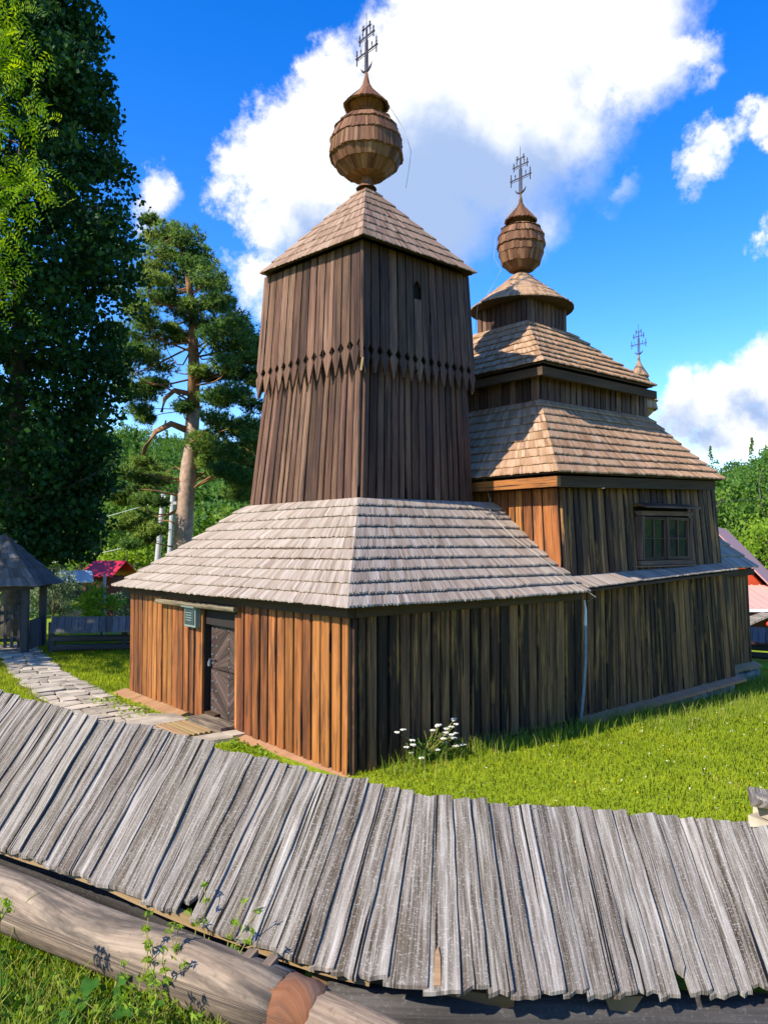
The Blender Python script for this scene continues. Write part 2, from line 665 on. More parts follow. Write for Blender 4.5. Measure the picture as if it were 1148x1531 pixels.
M['shingle'] = wood('grey brown shingle', [(0.1, (.12, .082, .055)), (0.42, (.29, .226, .168)), (0.7, (.41, .34, .27)), (1, (.54, .48, .40))],
                    patch=(.33, .20, .115), patch_amt=0.45, patch_lo=0.54, var=0.30, hue=0.008, gu=40, gv=2.5, bump=0.3, rough=0.88, spec=.1)
M['shingle_tan'] = wood('tan shingle', [(0.1, (.13, .062, .030)), (0.42, (.325, .19, .100)), (0.7, (.45, .285, .165)), (1, (.58, .44, .31))],
                        patch=(.52, .43, .33), patch_amt=0.6, patch_lo=0.56, var=0.32, hue=0.010, gu=40, gv=2.5, bump=0.3, rough=0.88, spec=.1)
M['shingle_brown'] = wood('brown shingle', [(0.1, (.095, .05, .032)), (0.45, (.245, .152, .098)), (0.75, (.38, .265, .185)), (1, (.50, .385, .295))],
                          var=0.32, hue=0.010, gu=40, gv=2.5, bump=0.3, rough=0.88, spec=.1)
M['fence'] = wood('silvered fence board', [(0.10, (.020, .015, .010)), (0.32, (.10, .080, .056)), (0.52, (.225, .190, .147)), (0.74, (.36, .319, .257)), (1, (.54, .492, .415))],
                  patch=(.085, .060, .036), patch_amt=0.8, patch_lo=0.50, var=0.18, hue=0.008, gu=105, gv=2.6, bump=0.8, rough=0.95,
                  specks=(95, 0.5, (.52, .475, .40)), streak=(30, 0.7), sw=1.0, gw=1.15, patch_scale=(17, 1.1), spec=0.04, cracks=(42, .6, .315))
M['log'] = wood('debarked log', [(0.16, (.06, .042, .024)), (0.40, (.215, .158, .100)), (0.65, (.35, .27, .175)), (1, (.50, .41, .28))],
                patch=(.085, .070, .054), patch_amt=0.9, patch_lo=0.42, var=0.15, gu=40, gv=.5, bump=0.8, rough=0.9, patch_scale=(12, 1.6), streak=(18, .35), spec=.06, specks=(22, .45, (.12, .092, .06)), sw=1.0, cracks=(30, .14, .325))
M['freshcut'] = wood('red brown cut timber', [(0.1, (.07, .028, .014)), (0.45, (.19, .078, .034)), (1, (.32, .16, .08))], patch=(.12, .085, .065), patch_amt=.8, patch_lo=.46, var=0.1, gu=40, gv=3, bump=0.6, spec=.1)
M['darklog'] = wood('dark old log', [(0.1, (.015, .014, .013)), (0.5, (.055, .048, .042)), (1, (.13, .12, .11))], var=0.2, bump=0.6, specks=(38, .4, (.16, .165, .16)))
M['rawplank'] = wood('yellowish raw plank', [(0.1, (.14, .085, .035)), (0.5, (.33, .21, .09)), (1, (.45, .31, .16))], var=0.2, bump=0.2)
M['iron'] = plain('black iron', (.055, .046, .06), 0.6, 0.3, 0.3, 20)
M['wire'] = plain('pale wire', (.42, .38, .30), 0.6, 0.2, 0.1)
M['pipe'] = plain('grey blue painted pipe', (.20, .26, .28), 0.5, 0.2, 0.25, 15)
M['box'] = plain('grey green enamel', (.19, .24, .20), 0.5, 0.1, 0.15)
M['boxface'] = plain('dark notice face', (.035, .05, .055), 0.3)
M['paper'] = plain('pale notice', (.55, .57, .52), 0.6, noise_amt=0.08)
M['lock'] = plain('steel padlock', (.45, .55, .60), 0.3, 0.7, 0.1)
M['door'] = wood('dark weathered door board', [(0.1, (.02, .012, .009)), (0.5, (.06, .037, .027)), (1, (.14, .092, .07))], var=0.5, bump=0.45, rough=0.65, gu=30)
M['stone'] = plain('sandstone', (.40, .33, .235), 0.88, 0, 0.45, 3.5, 0.7, 0.2)
M['greystone'] = plain('grey field stone', (.30, .285, .25), 0.9, 0, 0.5, 5, 0.7, 0.2)
M['soil'] = plain('packed soil', (.16, .12, .08), 0.95, 0, 0.4, 4, 0.5, 0.1)
M['redtin'] = plain('red sheet roof', (.50, .02, .03), 0.45, 0, 0.08)
M['mauvetin'] = plain('dull mauve sheet roof', (.60, .31, .25), 0.8, 0.0, 0.1, 3, .1, .12)
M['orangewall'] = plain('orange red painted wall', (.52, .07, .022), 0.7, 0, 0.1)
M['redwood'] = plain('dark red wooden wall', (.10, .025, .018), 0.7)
M['whitepaint'] = plain('white paint', (.75, .74, .72), 0.6, 0, 0.06)
M['bluetin'] = plain('pale blue sheet roof', (.42, .50, .62), 0.45, 0, 0.1)
M['concrete'] = plain('pale concrete', (.45, .44, .42), 0.85, 0, 0.15, 6, 0.2)
M['lampred'] = plain('red enamel', (.7, .06, .04), 0.4, 0, 0.05)


def make_glass():
    m, nt, N, L = _mat('old window glass')
    bs = N('ShaderNodeBsdfPrincipled')
    bs.inputs['Base Color'].default_value = (.02, .025, .022, 1)
    bs.inputs['Roughness'].default_value = 0.04
    bs.inputs['Specular IOR Level'].default_value = 1.0
    bs.inputs['IOR'].default_value = 1.5
    tc = N('ShaderNodeTexCoord')
    n = N('ShaderNodeTexNoise')
    n.inputs['Scale'].default_value = 6
    L(tc.outputs['Object'], n.inputs['Vector'])
    bp = N('ShaderNodeBump')
    bp.inputs['Strength'].default_value = 0.12
    bp.inputs['Distance'].default_value = 0.02
    L(n.outputs['Fac'], bp.inputs['Height'])
    L(bp.outputs[0], bs.inputs['Normal'])
    o = N('ShaderNodeOutputMaterial')
    L(bs.outputs[0], o.inputs[0])
    return m


M['glass'] = make_glass()


def make_ground():
    m, nt, N, L = _mat('meadow soil and short grass')
    tc = N('ShaderNodeTexCoord')
    n = N('ShaderNodeTexNoise')
    n.inputs['Scale'].default_value = 0.5
    n.inputs['Detail'].default_value = 8
    n.inputs['Roughness'].default_value = 0.7
    L(tc.outputs['Object'], n.inputs['Vector'])
    n2 = N('ShaderNodeTexNoise')
    n2.inputs['Scale'].default_value = 14
    n2.inputs['Detail'].default_value = 6
    L(tc.outputs['Object'], n2.inputs['Vector'])
    a = N('ShaderNodeMath')
    a.operation = 'MULTIPLY_ADD'
    a.inputs[1].default_value = 0.5
    L(n.outputs['Fac'], a.inputs[0])
    b = N('ShaderNodeMath')
    b.operation = 'MULTIPLY'
    b.inputs[1].default_value = 0.5
    L(n2.outputs['Fac'], b.inputs[0])
    L(b.outputs[0], a.inputs[2])
    c = _ramp(nt, a.outputs[0], [(0.3, (.13, .18, .012)), (0.55, (.25, .32, .016)), (0.75, (.33, .35, .035))])
    ln = N('ShaderNodeVectorMath')
    ln.operation = 'LENGTH'
    L(tc.outputs['Object'], ln.inputs[0])
    mr = N('ShaderNodeMapRange')
    mr.inputs['From Min'].default_value = 42.0
    mr.inputs['From Max'].default_value = 62.0
    L(ln.outputs['Value'], mr.inputs['Value'])
    ff = N('ShaderNodeMix')
    ff.data_type = 'RGBA'
    L(mr.outputs[0], ff.inputs['Factor'])
    L(c, ff.inputs['A'])
    ff.inputs['B'].default_value = (.035, .055, .016, 1)
    c = ff.outputs['Result']
    bs = N('ShaderNodeBsdfPrincipled')
    L(c, bs.inputs['Base Color'])
    bs.inputs['Roughness'].default_value = 0.95
    bs.inputs['Specular IOR Level'].default_value = 0.1
    bp = N('ShaderNodeBump')
    bp.inputs['Strength'].default_value = 0.6
    bp.inputs['Distance'].default_value = 0.05
    L(n2.outputs['Fac'], bp.inputs['Height'])
    L(bp.outputs[0], bs.inputs['Normal'])
    o = N('ShaderNodeOutputMaterial')
    L(bs.outputs[0], o.inputs[0])
    return m


M['ground'] = make_ground()
M['lawn'] = leafy('lawn blades', [(0, (.17, .25, .008)), (0.5, (.33, .42, .012)), (0.85, (.47, .52, .024)), (1, (.56, .49, .10))], 0.35, up=.85, patch=1.1)
M['weeds'] = leafy('tall stalks', [(0, (.11, .19, .016)), (0.6, (.23, .32, .024)), (1, (.42, .38, .10))], 0.4, up=.6)
M['leaf_dark'] = leafy('dark dense leaves', [(0, (.014, .045, .013)), (0.6, (.026, .08, .018)), (1, (.05, .12, .022))], 0.25)  # shade of neighbouring trees is put into the dark green
M['leaf_ash'] = leafy('fresh ash leaflets', [(0, (.08, .17, .010)), (0.5, (.18, .32, .014)), (1, (.34, .45, .025))], 0.5)
M['needle'] = leafy('pine needles', [(0, (.035, .085, .024)), (0.4, (.10, .20, .034)), (0.75, (.21, .31, .05)), (1, (.36, .42, .08))], 0.25, up=.6, patch=0.7)
M['leaf_hill'] = leafy('hill wood leaves', [(0, (.03, .085, .018)), (0.5, (.075, .165, .022)), (1, (.17, .265, .03))], 0.35, up=.3, patch=0.09)
M['leaf_bush'] = leafy('bush leaves', [(0, (.05, .12, .018)), (0.5, (.115, .215, .024)), (1, (.23, .32, .04))], 0.35, up=.3, patch=0.7)
M['leaf_pale'] = leafy('grey green willow leaves', [(0, (.07, .105, .05)), (0.5, (.145, .195, .085)), (1, (.24, .30, .13))], 0.3, up=.3, patch=0.7)
M['leaf_broad'] = leafy('broad green leaf', [(0, (.028, .10, .012)), (1, (.08, .19, .02))], 0.3, patch=14)
M['leaf_lime'] = leafy('lime leaf', [(0, (.14, .25, .016)), (1, (.29, .40, .035))], 0.45, up=.3)
M['petal'] = plain('cream white florets', (.72, .68, .55), 0.8, 0, 0.1)
M['yellow'] = plain('yellow florets', (.75, .55, .02), 0.8, 0, 0.1)
M['bark_pine'] = plain('plated pine bark', (.33, .225, .16), 0.95, 0, 0.6, 5, 1.0, 0.1)
M['bark_orange'] = plain('orange pine bark', (.27, .135, .065), 0.85, 0, 0.4, 6, 0.5, 0.1)
M['bark'] = plain('grey bark', (.12, .095, .075), 0.95, 0, 0.5, 6, 0.8, 0.1)

# ------------------------------------------------------------------ fence outline (ridge and eave of its board roof, world metres)
RIDGE = np.array([(-4.588, 1.061, 1.665), (-4.355, -0.079, 1.635), (-4.122, -0.821, 1.604), (-3.921, -1.695, 1.568), (-3.693, -2.004, 1.535), (-3.497, -2.445, 1.493), (-3.414, -2.706, 1.471), (-3.296, -3.067, 1.437), (-3.182, -3.219, 1.415), (-3.08, -3.424, 1.39), (-2.965, -3.647, 1.362), (-2.828, -3.808, 1.336), (-2.705, -3.989, 1.309), (-2.589, -4.203, 1.284), (-2.498, -4.282, 1.271), (-2.411, -4.358, 1.258), (-2.207, -4.504, 1.232), (-2.084, -4.592, 1.215), (-1.814, -4.769, 1.182), (-1.475, -5.032, 1.137), (-1.238, -5.197, 1.107), (-1.012, -5.451, 1.085), (-0.757, -5.69, 1.062), (-0.449, -5.962, 1.036), (-0.114, -6.258, 1.007)])
EAVE = np.array([(-5.573, -0.324, 1.045), (-5.258, -1.181, 1.015), (-5.007, -1.815, 0.984), (-4.727, -2.502, 0.948), (-4.565, -2.796, 0.915), (-4.382, -3.178, 0.873), (-4.288, -3.47, 0.851), (-4.182, -3.688, 0.817), (-4.108, -3.852, 0.795), (-3.998, -4.058, 0.77), (-3.888, -4.294, 0.742), (-3.779, -4.488, 0.716), (-3.642, -4.692, 0.689), (-3.401, -4.983, 0.664), (-3.276, -5.098, 0.651), (-3.154, -5.197, 0.638), (-2.924, -5.341, 0.612), (-2.791, -5.413, 0.595), (-2.53, -5.548, 0.562), (-2.151, -5.774, 0.517), (-1.916, -5.91, 0.487), (-1.678, -6.115, 0.465), (-1.419, -6.312, 0.442), (-1.113, -6.547, 0.416), (-0.774, -6.807, 0.387)])
SEAM = [2.125, 2.438, 2.688, 3.0, 3.329, 3.658, 3.974, 4.247, 4.393, 4.629, 4.854, 5.016, 5.391, 5.672, 6.0, 6.264, 6.611, 7.0, 8.0, 8.638, 9.0, 9.595, 10.0, 10.357, 11.0, 11.458, 12.0, 12.467, 13.0, 13.5, 14.0, 14.431, 15.0, 16.0, 17.0, 17.473, 18.0, 19.0, 19.449, 20.0, 20.258, 20.581, 20.839, 21.0, 21.443, 22.0, 22.295, 22.654, 23.0, 23.354, 23.671, 24.0, 24.293, 24.587, 24.891, 25.15, 25.4, 25.7]

# the fence runs on to the right beyond the frame
RIDGE = np.concatenate([RIDGE, RIDGE[-1] + np.arange(1, 8)[:, None] * np.array((.34, -.30, -.028))])
EAVE = np.concatenate([EAVE, EAVE[-1] + np.arange(1, 8)[:, None] * np.array((.34, -.27, -.028))])
SEAM += [25.95 + .27 * k for k in range(27)]


def curve(P, t):
    k = np.arange(len(P)) + 2.0
    return np.array([np.interp(t, k, P[:, c]) for c in range(3)])


def to_site(x, y):
    dx, dy = np.asarray(x) - CAM[0], np.asarray(y) - CAM[1]
    return dx * RT[0] + dy * RT[1], dx * FH[0] + dy * FH[1]


_el, _ed = to_site(EAVE[:, 0], EAVE[:, 1])
_rl, _rd = to_site(RIDGE[:, 0], RIDGE[:, 1])


def smooth(a, b, x):
    t = np.clip((np.asarray(x, float) - a) / (b - a), 0, 1)
    return t * t * (3 - 2 * t)


CREST_AZ = np.array([-180, -120, -75, -45, -30, -23, -16, -9, 0, 8, 17, 22, 27, 33, 50, 90, 180])
CREST = np.array([.07, .08, .12, .17, .165, .150, .137, .118, .09, .07, .055, .085, .105, .125, .14, .09, .07])


def ground_z(x, y):
    x, y = np.asarray(x, float), np.asarray(y, float)
    lat, d = to_site(x, y)
    q = d - np.interp(lat, _el, _ed)
    inner = -0.02 - 0.034 * np.clip(x - 2.0, 0, 30) * smooth(1.5, 4.0, x) + 0.02 * np.sin(x * 1.3) * np.cos(y * 1.1)
    outer = 0.47 - 0.75 * smooth(-0.9, 0.2, lat) * (1 - smooth(0.4, 1.8, -q)) + 0.78 * smooth(0.0, 3.4, -q - 0.35) + 0.03 * np.sin(x * 2.1 + y * 1.7)
    w = smooth(-0.1, 0.9, q)
    z = outer * (1 - w) + inner * w
    r = np.hypot(lat, d)
    az = np.degrees(np.arctan2(lat, d))
    crest = np.interp(az, CREST_AZ, CREST)
    dip = -1.6 * smooth(24, 42, r)
    hill = (crest * 210 - 6.0) * smooth(52, 215, r) + 14 * smooth(220, 700, r)
    hill = hill + 1.8 * np.sin(lat * 0.09) * np.sin(d * 0.07) * smooth(60, 120, r)
    back = smooth(24, 60, r)
    return z * (1 - back) + (dip + hill - 0.4) * back


def build_ground():
    nr, na = 130, 240
    rr = np.concatenate([[0.0], 0.25 * (1700 / 0.25) ** (np.arange(nr) / (nr - 1))])
    aa = np.arange(na) * 2 * math.pi / na
    V, F = [], []
    lat = rr[:, None] * np.sin(aa)[None]
    d = rr[:, None] * np.cos(aa)[None] + 6.0
    X = CAM[0] + lat * RT[0] + d * FH[0]
    Y = CAM[1] + lat * RT[1] + d * FH[1]
    Zz = ground_z(X, Y)
    V = np.stack([X, Y, Zz], -1).reshape(-1, 3)
    i = np.arange(len(rr) - 1)[:, None] * na
    a = np.arange(na)[None]
    b = (a + 1) % na
    F = np.stack([i + a, i + na + a, i + na + b, i + b], -1).reshape(-1, 4)
    me = fast_mesh('ground', V, F, np.zeros(len(V)), M['ground'], True)
    o = link(bpy.data.objects.new('ground', me))
    tag(o, kind='structure')


build_ground()

# ------------------------------------------------------------------ the wooden church
church = empty('wooden_church', 'dark timber church with shingled roofs, square bell tower and onion finials', 'church')
SHINGLES_LEFT = [300]
UP = np.array((0, 0, 1.0))


def bil(q, u, v):
    bl, br, tr, tl = [np.asarray(p, float) for p in q]
    return (bl * (1 - u) + br * u) * (1 - v) + (tl * (1 - u) + tr * u) * v


def cuts(n, jit=0.18):
    w = 1 + rng.uniform(-jit, jit, n)
    c = np.concatenate([[0], np.cumsum(w)])
    return c / c[-1]


def plank_wall(q, n, mat, parent, out, t=0.045, gap=0.028, name='plank', us=None, bottom=0.012, v0=0.0, v1=1.0, one=None, jit=0.18):
    """n upright planks on the face q, each an object of its own (or all in `one`)"""
    out = np.asarray(out, float)
    us = cuts(n, jit) if us is None else us
    wid = np.linalg.norm(np.asarray(q[1], float) - np.asarray(q[0], float))
    for i in range(len(us) - 1):
        g = gap * rng.uniform(0.8, 1.2) / wid / 2
        a, b = us[i] + g, us[i + 1] - g
        s = rng.uniform(-0.004, 0.004) / wid
        th = t * rng.uniform(0.8, 1.2)
        dv = rng.uniform(-bottom, 0) / 2.0
        Q = [bil(q, a, v0 + dv), bil(q, b, v0 + dv), bil(q, b + s, v1), bil(q, a + s, v1)]
        mb = one if one is not None else MB()
        if one is None and t > 0.02:
            # a plank slightly cupped, with bevelled long edges
            e = min(0.012, 0.12 * (b - a) * wid) / wid
            cols = [(a, 0.0), (a, th * 0.72), (a + e, th), (b - e, th * rng.uniform(0.9, 1.06)), (b, th * 0.72), (b, 0.0)]
            vs, uv = [], []
            rows = [v0 + dv, (v0 + v1) / 2, v1]
            for k, v in enumerate(rows):
                bow = rng.uniform(-0.003, 0.004)
                for (u, h) in cols:
                    uu = u + s * (v - v0)
                    p = bil(q, uu, v) + out * (h + (bow if h > 0 else 0))
                    vs.append(p)
                    uv.append((u * wid, np.linalg.norm(p - bil(q, uu, rows[0]))))
            c = len(cols)
            fs = []
            for k in range(2):
                for j in range(c - 1):
                    fs.append((k * c + j, k * c + j + 1, (k + 1) * c + j + 1, (k + 1) * c + j))
            fs.append(tuple(range(c))[::-1])
            fs.append(tuple(2 * c + j for j in range(c)))
            mb.add(vs, fs, uv, 0.0)
            mb.obj(name, mat, parent)
        else:
            mb.hexa(Q, out * th, rnd=rng.random())
            if one is None:
                mb.obj(name, mat, parent)


def solid(name, faces8, mat, parent):
    """closed block from four bottom and four top corners"""
    mb = MB()
    mb.add(faces8, [(3, 2, 1, 0), (4, 5, 6, 7), (0, 1, 5, 4), (1, 2, 6, 5), (2, 3, 7, 6), (3, 0, 4, 7)])
    return mb.obj(name, mat, parent)


def shingle_slope(q, courses, width, mat, parent, deck, sag=0.0, single_courses=0, t=0.046, over=0.35, exps=None, single_u=(0, 1), wave=0.012):
    """courses of tapering shingles on the slope q; the lowest `single_courses` are separate objects"""
    stuff = MB()
    bl, br, tr, tl = [np.asarray(p, float) for p in q]
    # deck just under the shingles
    lo = UP * -0.03
    dk = MB()
    bl2, br2 = bl + (tl - bl) * .05, br + (tr - br) * .05
    dk.hexa([bl2 + lo * .8, br2 + lo * .8, tr + lo, tl + lo], -UP * 0.04)
    deck_o = dk.obj(deck, M['beam'], parent)
    vs = np.linspace(0, 1, courses + 1)

    def P(u, v, h=0.0):
        p = bil(q, u, min(v, 1.0))
        if v > 1:
            p = p + (bil(q, u, 1.0) - bil(q, u, 0.98)) * (v - 1) / 0.02
        return p + UP * (h - sag * math.sin(math.pi * min(v, 1)))
    for c in range(courses - 1, -1, -1):
        v0, v1 = vs[c], min(1.0, vs[c + 1] + over * (vs[1] - vs[0]))
        ln = np.linalg.norm(bil(q, 1, v0) - bil(q, 0, v0))
        n = max(2, int(round(ln / width)))
        us = cuts(n, 0.3)
        ph = rng.uniform(0, 6.28)
        for i in range(n):
            u0, u1 = us[i], us[i + 1]
            um = (u0 + u1) / 2
            wv = wave * math.sin(ph + um * ln * 1.1) + rng.uniform(-0.004, 0.004)
            dv = wv / max(0.1, np.linalg.norm(bil(q, um, 1) - bil(q, um, 0)))
            a0 = t * rng.uniform(0.40, 0.55)
            b0 = t * rng.uniform(0.55, 0.75)
            lift = t * rng.uniform(0.85, 1.15)
            Q = [P(u0, v0 + dv), P(u1, v0 + dv), P(u1, v1), P(u0, v1)]
            offs = [UP * b0, UP * a0, UP * 0.006, UP * 0.010]
            # a small point at the butt end
            single = c < single_courses and single_u[0] <= um <= single_u[1] and SHINGLES_LEFT[0] > 0
            mb = MB() if single else stuff
            w = np.linalg.norm(Q[1] - Q[0])
            h = np.linalg.norm(Q[3] - Q[0])
            mid = (Q[0] + Q[1]) / 2 - (bil(q, um, 1) - bil(q, um, 0)) / max(0.1, np.linalg.norm(bil(q, um, 1) - bil(q, um, 0))) * 0.018 * rng.uniform(0.3, 1.2)
            Q[0], Q[1], mid = Q[0] + UP * lift, Q[1] + UP * lift, mid + UP * lift
            vs8 = [Q[0], mid, Q[1], Q[2], Q[3], Q[0] + offs[0], mid + (offs[0] + offs[1]) * 0.5, Q[1] + offs[1], Q[2] + offs[2], Q[3] + offs[3]]
            uv = [(0, 0), (w / 2, -.02), (w, 0), (w, h), (0, h)]
            mb.add(vs8, [(4, 3, 2, 1, 0), (5, 6, 7, 8, 9), (0, 1, 6, 5), (1, 2, 7, 6), (2, 3, 8, 7), (3, 4, 9, 8), (4, 0, 5, 9)], uv + uv, 0.0 if single else rng.random())
            if single:
                SHINGLES_LEFT[0] -= 1
                mb.obj('shingle', mat, deck_o)
    if stuff.n:
        tag(stuff.obj('shingles', mat, deck_o), kind='stuff')
    return deck_o


# ---- porch (the low western room)
PY = 7.12                   # porch north corner
XN = 4.72                   # west wall of the nave
WT = 2.06                   # wall head
porch = solid('porch_wall', [(0.0, 0, 0), (5.0, 0, 0.02), (5.0, PY, 0.02), (0.0, PY, 0.04), (0.0, 0, WT), (5.0, 0, WT), (5.0, PY, WT), (0.0, PY, WT - .04)], M['core'], church)
# the doorway recess is cut by building the west front in two blocks
bpy.data.objects.remove(porch)
mbp = MB()
JL, JR = 4.10, 2.90         # door jambs (north and south)


def blk(mb, x0, x1, y0, y1, z0, z1):
    mb.box(((x0 + x1) / 2, (y0 + y1) / 2, (z0 + z1) / 2), (x1 - x0, y1 - y0, z1 - z0))


blk(mbp, 0.0, 0.5, 0.0, JR - .02, -0.25, WT)
blk(mbp, 0.0, 0.5, JL + .02, PY, -0.25, WT)
blk(mbp, 0.0, 0.5, JR - .018, JL + .018, 1.86, WT - .002)
blk(mbp, 0.502, 5.0, 0.002, PY - .002, -0.25, WT - .001)
porch = mbp.obj('porch_wall', M['core'], church)
plank_wall([(0, 0, 0.0), (0, JR, 0.05), (0, JR, WT), (0, 0, WT)], 0, M['russet'], porch, (-1, 0, 0),
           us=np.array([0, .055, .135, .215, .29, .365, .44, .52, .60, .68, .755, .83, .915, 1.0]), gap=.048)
plank_wall([(0, JL, 0.06), (0, PY, 0.07), (0, PY, WT - .03), (0, JL, WT)], 14, M['russet'], porch, (-1, 0, 0), gap=.048, jit=.1)
plank_wall([(0, 0, 0.0), (5.0, 0, 0.02), (5.0, 0, WT), (0, 0, WT)], 0, M['umber'], porch, (0, -1, 0),
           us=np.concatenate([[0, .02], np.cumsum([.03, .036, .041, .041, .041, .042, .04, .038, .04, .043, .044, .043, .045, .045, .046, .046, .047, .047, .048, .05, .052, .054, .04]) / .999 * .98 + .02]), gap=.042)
rear = MB()
plank_wall([(5.0, PY, 0.02), (0, PY, 0.05), (0, PY, WT - .03), (5.0, PY, WT)], 24, M['umber'], porch, (0, 1, 0), one=rear)
tag(rear.obj('north_planks', M['umber'], porch), kind='stuff')
# corner posts, wall plates, gutter log, sill boards
mb = MB(); mb.beam((-.045, -.045, -0.02), (-.045, -.045, WT), .05, .05); mb.obj('corner_post', M['russet'], porch)
mb = MB(); mb.beam((-.07, -.1, WT + .03), (-.07, PY + .1, WT + .0), .12, .12); mb.obj('wall_plate', M['beam'], porch)
mb = MB(); mb.beam((.0, -.07, WT + .03), (4.9, -.07, WT + .03), .12, .12); mb.obj('wall_plate', M['beam'], porch)
mb = MB()
mb.tube([(-.14, 5.62, 1.93), (-.15, 4.9, 1.932), (-.15, 4.2, 1.94), (-.15, 3.5, 1.95), (-.14, 2.74, 1.955)], [.046, .05, .047, .05, .046], 10, wob=.05)
mb.obj('gutter_log', M['log'], porch)
for y0, y1, z0, z1 in ((0.0 - .02, 2.86, -.035, .02), (4.55, PY + .25, .03, .045)):
    mb = MB()
    mb.hexa([(-.01, y0, z0 + .03), (-.01, y1, z1 + .02), (-.25, y1, z1 - .03), (-.25, y0, z0 - .03)], -UP * .07)
    mb.obj('sill_board', M['ledge'], porch)
mb = MB(); mb.box((.25, PY / 2, -.28), (.56, PY - .02, .44)); mb.obj('foundation', M['greystone'], porch)

# door
for y0, y1 in ((JR - .016, JR + .05), (JL - .05, JL + .016)):
    mb = MB(); blk(mb, -.03, .012, y0, y1, 0.06, 1.858); mb.obj('door_jamb', M['russet'], porch)
    mb = MB(); blk(mb, .0125, .30, y0, y1, 0.06, 1.858); mb.obj('door_reveal', M['core'], porch)  # doorway shade put into the colour: near black, not plank orange
mb = MB(); blk(mb, .04, .30, JR + .052, JL - .052, 1.62, 1.857); mb.obj('door_lintel', M['core'], porch)
mb = MB(); blk(mb, .02, .31, JL - .42, JL - .052, 0.03, 0.14); mb.obj('door_sill', M['beam'], porch)
mb = MB(); blk(mb, .152, .22, JR + .052, JL - .052, 0.06, 1.62)
door = mb.obj('door', M['core'], church)
DL, DR, DZ0, DZ1 = JL - .08, JR + .06, .08, 1.60
ymid = (DL * .42 + DR * .58)
for (ya, yb, sgn) in ((ymid + .005, DL, 1), (DR, ymid - .005, -1)):
    # slanting boards in a chevron, split at two thirds of the height
    for zc0, zc1, sl in ((DZ0, .86, 1), (.87, DZ1, -1)):
        w = (yb - ya)
        step = .115
        k = -8
        z = zc0 - w * 1.0
        while z < zc1 + w:
            a, b = z, z + step - .008
            pts = []
            s = sl * sgn
            zl = lambda yy, base: base + (yy - ya) * s * 0.9
            cand = [(ya, zl(ya, a)), (yb, zl(yb, a)), (yb, zl(yb, b)), (ya, zl(ya, b))]
            cl = [(y, min(max(zz, zc0), zc1)) for y, zz in cand]
            ar = abs((cl[0][1] - cl[3][1])) + abs((cl[1][1] - cl[2][1]))
            if ar > .012:
                mb = MB()
                uv = [(0, 0), (0, w * 1.3), (.11, w * 1.3), (.11, 0)]
                mb.poly([(.150, y, zz) for y, zz in cl], (-.022 - rng.uniform(0, .004), 0, 0), uv=uv)
                mb.obj('door_board', M['door'], door)
            z += step
mb = MB()
for yy in (DL - .05, ymid, DR + .05, DL - .2):
    for zz in np.arange(.2, 1.55, .15):
        mb.box((.122, yy + rng.uniform(-.01, .01), zz), (.014, .022, .022), tilt=(.6, 0))
mb.obj('studs', M['lock'], door)
mb = MB()
mb.box((.10, DL - .06, 1.02), (.02, .26, .022)); mb.box((.09, DL - .02, .99), (.03, .012, .06)); mb.obj('hasp', M['iron'], door)
mb = MB()
mb.box((.075, DL - .02, .94), (.03, .055, .07))
mb.tube([(.075, DL - .02 + .02 * math.cos(t), .975 + .035 * math.sin(t)) for t in np.linspace(0, math.pi, 7)], .005, 6)
mb.obj('padlock', M['lock'], door)

# porch roof
e_sw, e_nw, e_se = (-.38, -.42, 2.155), (-.38, 7.25, 2.10), (4.76, -.42, 2.135)
t_sw, t_nw, t_se = (1.45, 1.66, 3.72), (1.45, 5.12, 3.71), (4.70, 1.66, 3.75)
e_ne, t_ne = (4.76, 7.25, 2.12), (4.70, 5.12, 3.74)
shingle_slope([e_nw, e_sw, t_sw, t_nw], 10, .058, M['shingle'], church, 'porch_roof', sag=.05, single_courses=2, single_u=(.18, 1))
shingle_slope([e_sw, e_se, t_se, t_sw], 10, .055, M['shingle'], church, 'porch_roof', sag=.05, single_courses=4)
shingle_slope([e_ne, e_nw, t_nw, t_ne], 10, .14, M['shingle'], church, 'porch_roof', sag=.05)

# ---- bell tower
TB = dict(sw=(1.5, 1.70, 3.5), se=(4.15, 1.70, 3.5), nw=(1.5, 5.09, 3.5), ne=(4.15, 5.09, 3.5))
TMz = 6.1
TM = dict(sw=(1.55, 1.67, TMz), se=(3.98, 1.70, TMz), nw=(1.55, 4.56, TMz), ne=(3.98, 4.58, TMz))
TT = dict(sw=(1.48, 1.62, 7.92), se=(4.02, 1.66, 7.90), nw=(1.48, 4.54, 8.06), ne=(4.02, 4.54, 7.96))


def inset(p, c, k):
    p = np.asarray(p, float)
    d = np.array((c[0] - p[0], c[1] - p[1], 0))
    return p + d / np.linalg.norm(d) * k


tc_ = (2.75, 3.2)
tower = solid('tower', [inset(TB[k], tc_, .02) for k in ('sw', 'se', 'ne', 'nw')] + [inset(TM[k], tc_, .02) for k in ('sw', 'se', 'ne', 'nw')], M['core'], church)
solid('upper_stage', [inset(TM[k], tc_, .02) + np.array((0, 0, .001)) for k in ('sw', 'se', 'ne', 'nw')] + [inset(TT[k], tc_, .04) for k in ('sw', 'se', 'ne', 'nw')], M['core'], tower)
plank_wall([TB['sw'], TB['nw'], TM['nw'], TM['sw']], 18, M['tower'], tower, (-1, 0, 0), gap=.036, t=.05)
plank_wall([TB['sw'], TB['se'], TM['se'], TM['sw']], 16, M['tower'], tower, (0, -1, 0), gap=.036, t=.05)
rear = MB()
plank_wall([TB['ne'], TB['nw'], TM['nw'], TM['ne']], 16, M['tower'], tower, (0, 1, 0), one=rear)
plank_wall([TB['se'], TB['ne'], TM['ne'], TM['se']], 16, M['tower'], tower, (1, 0, 0), one=rear)

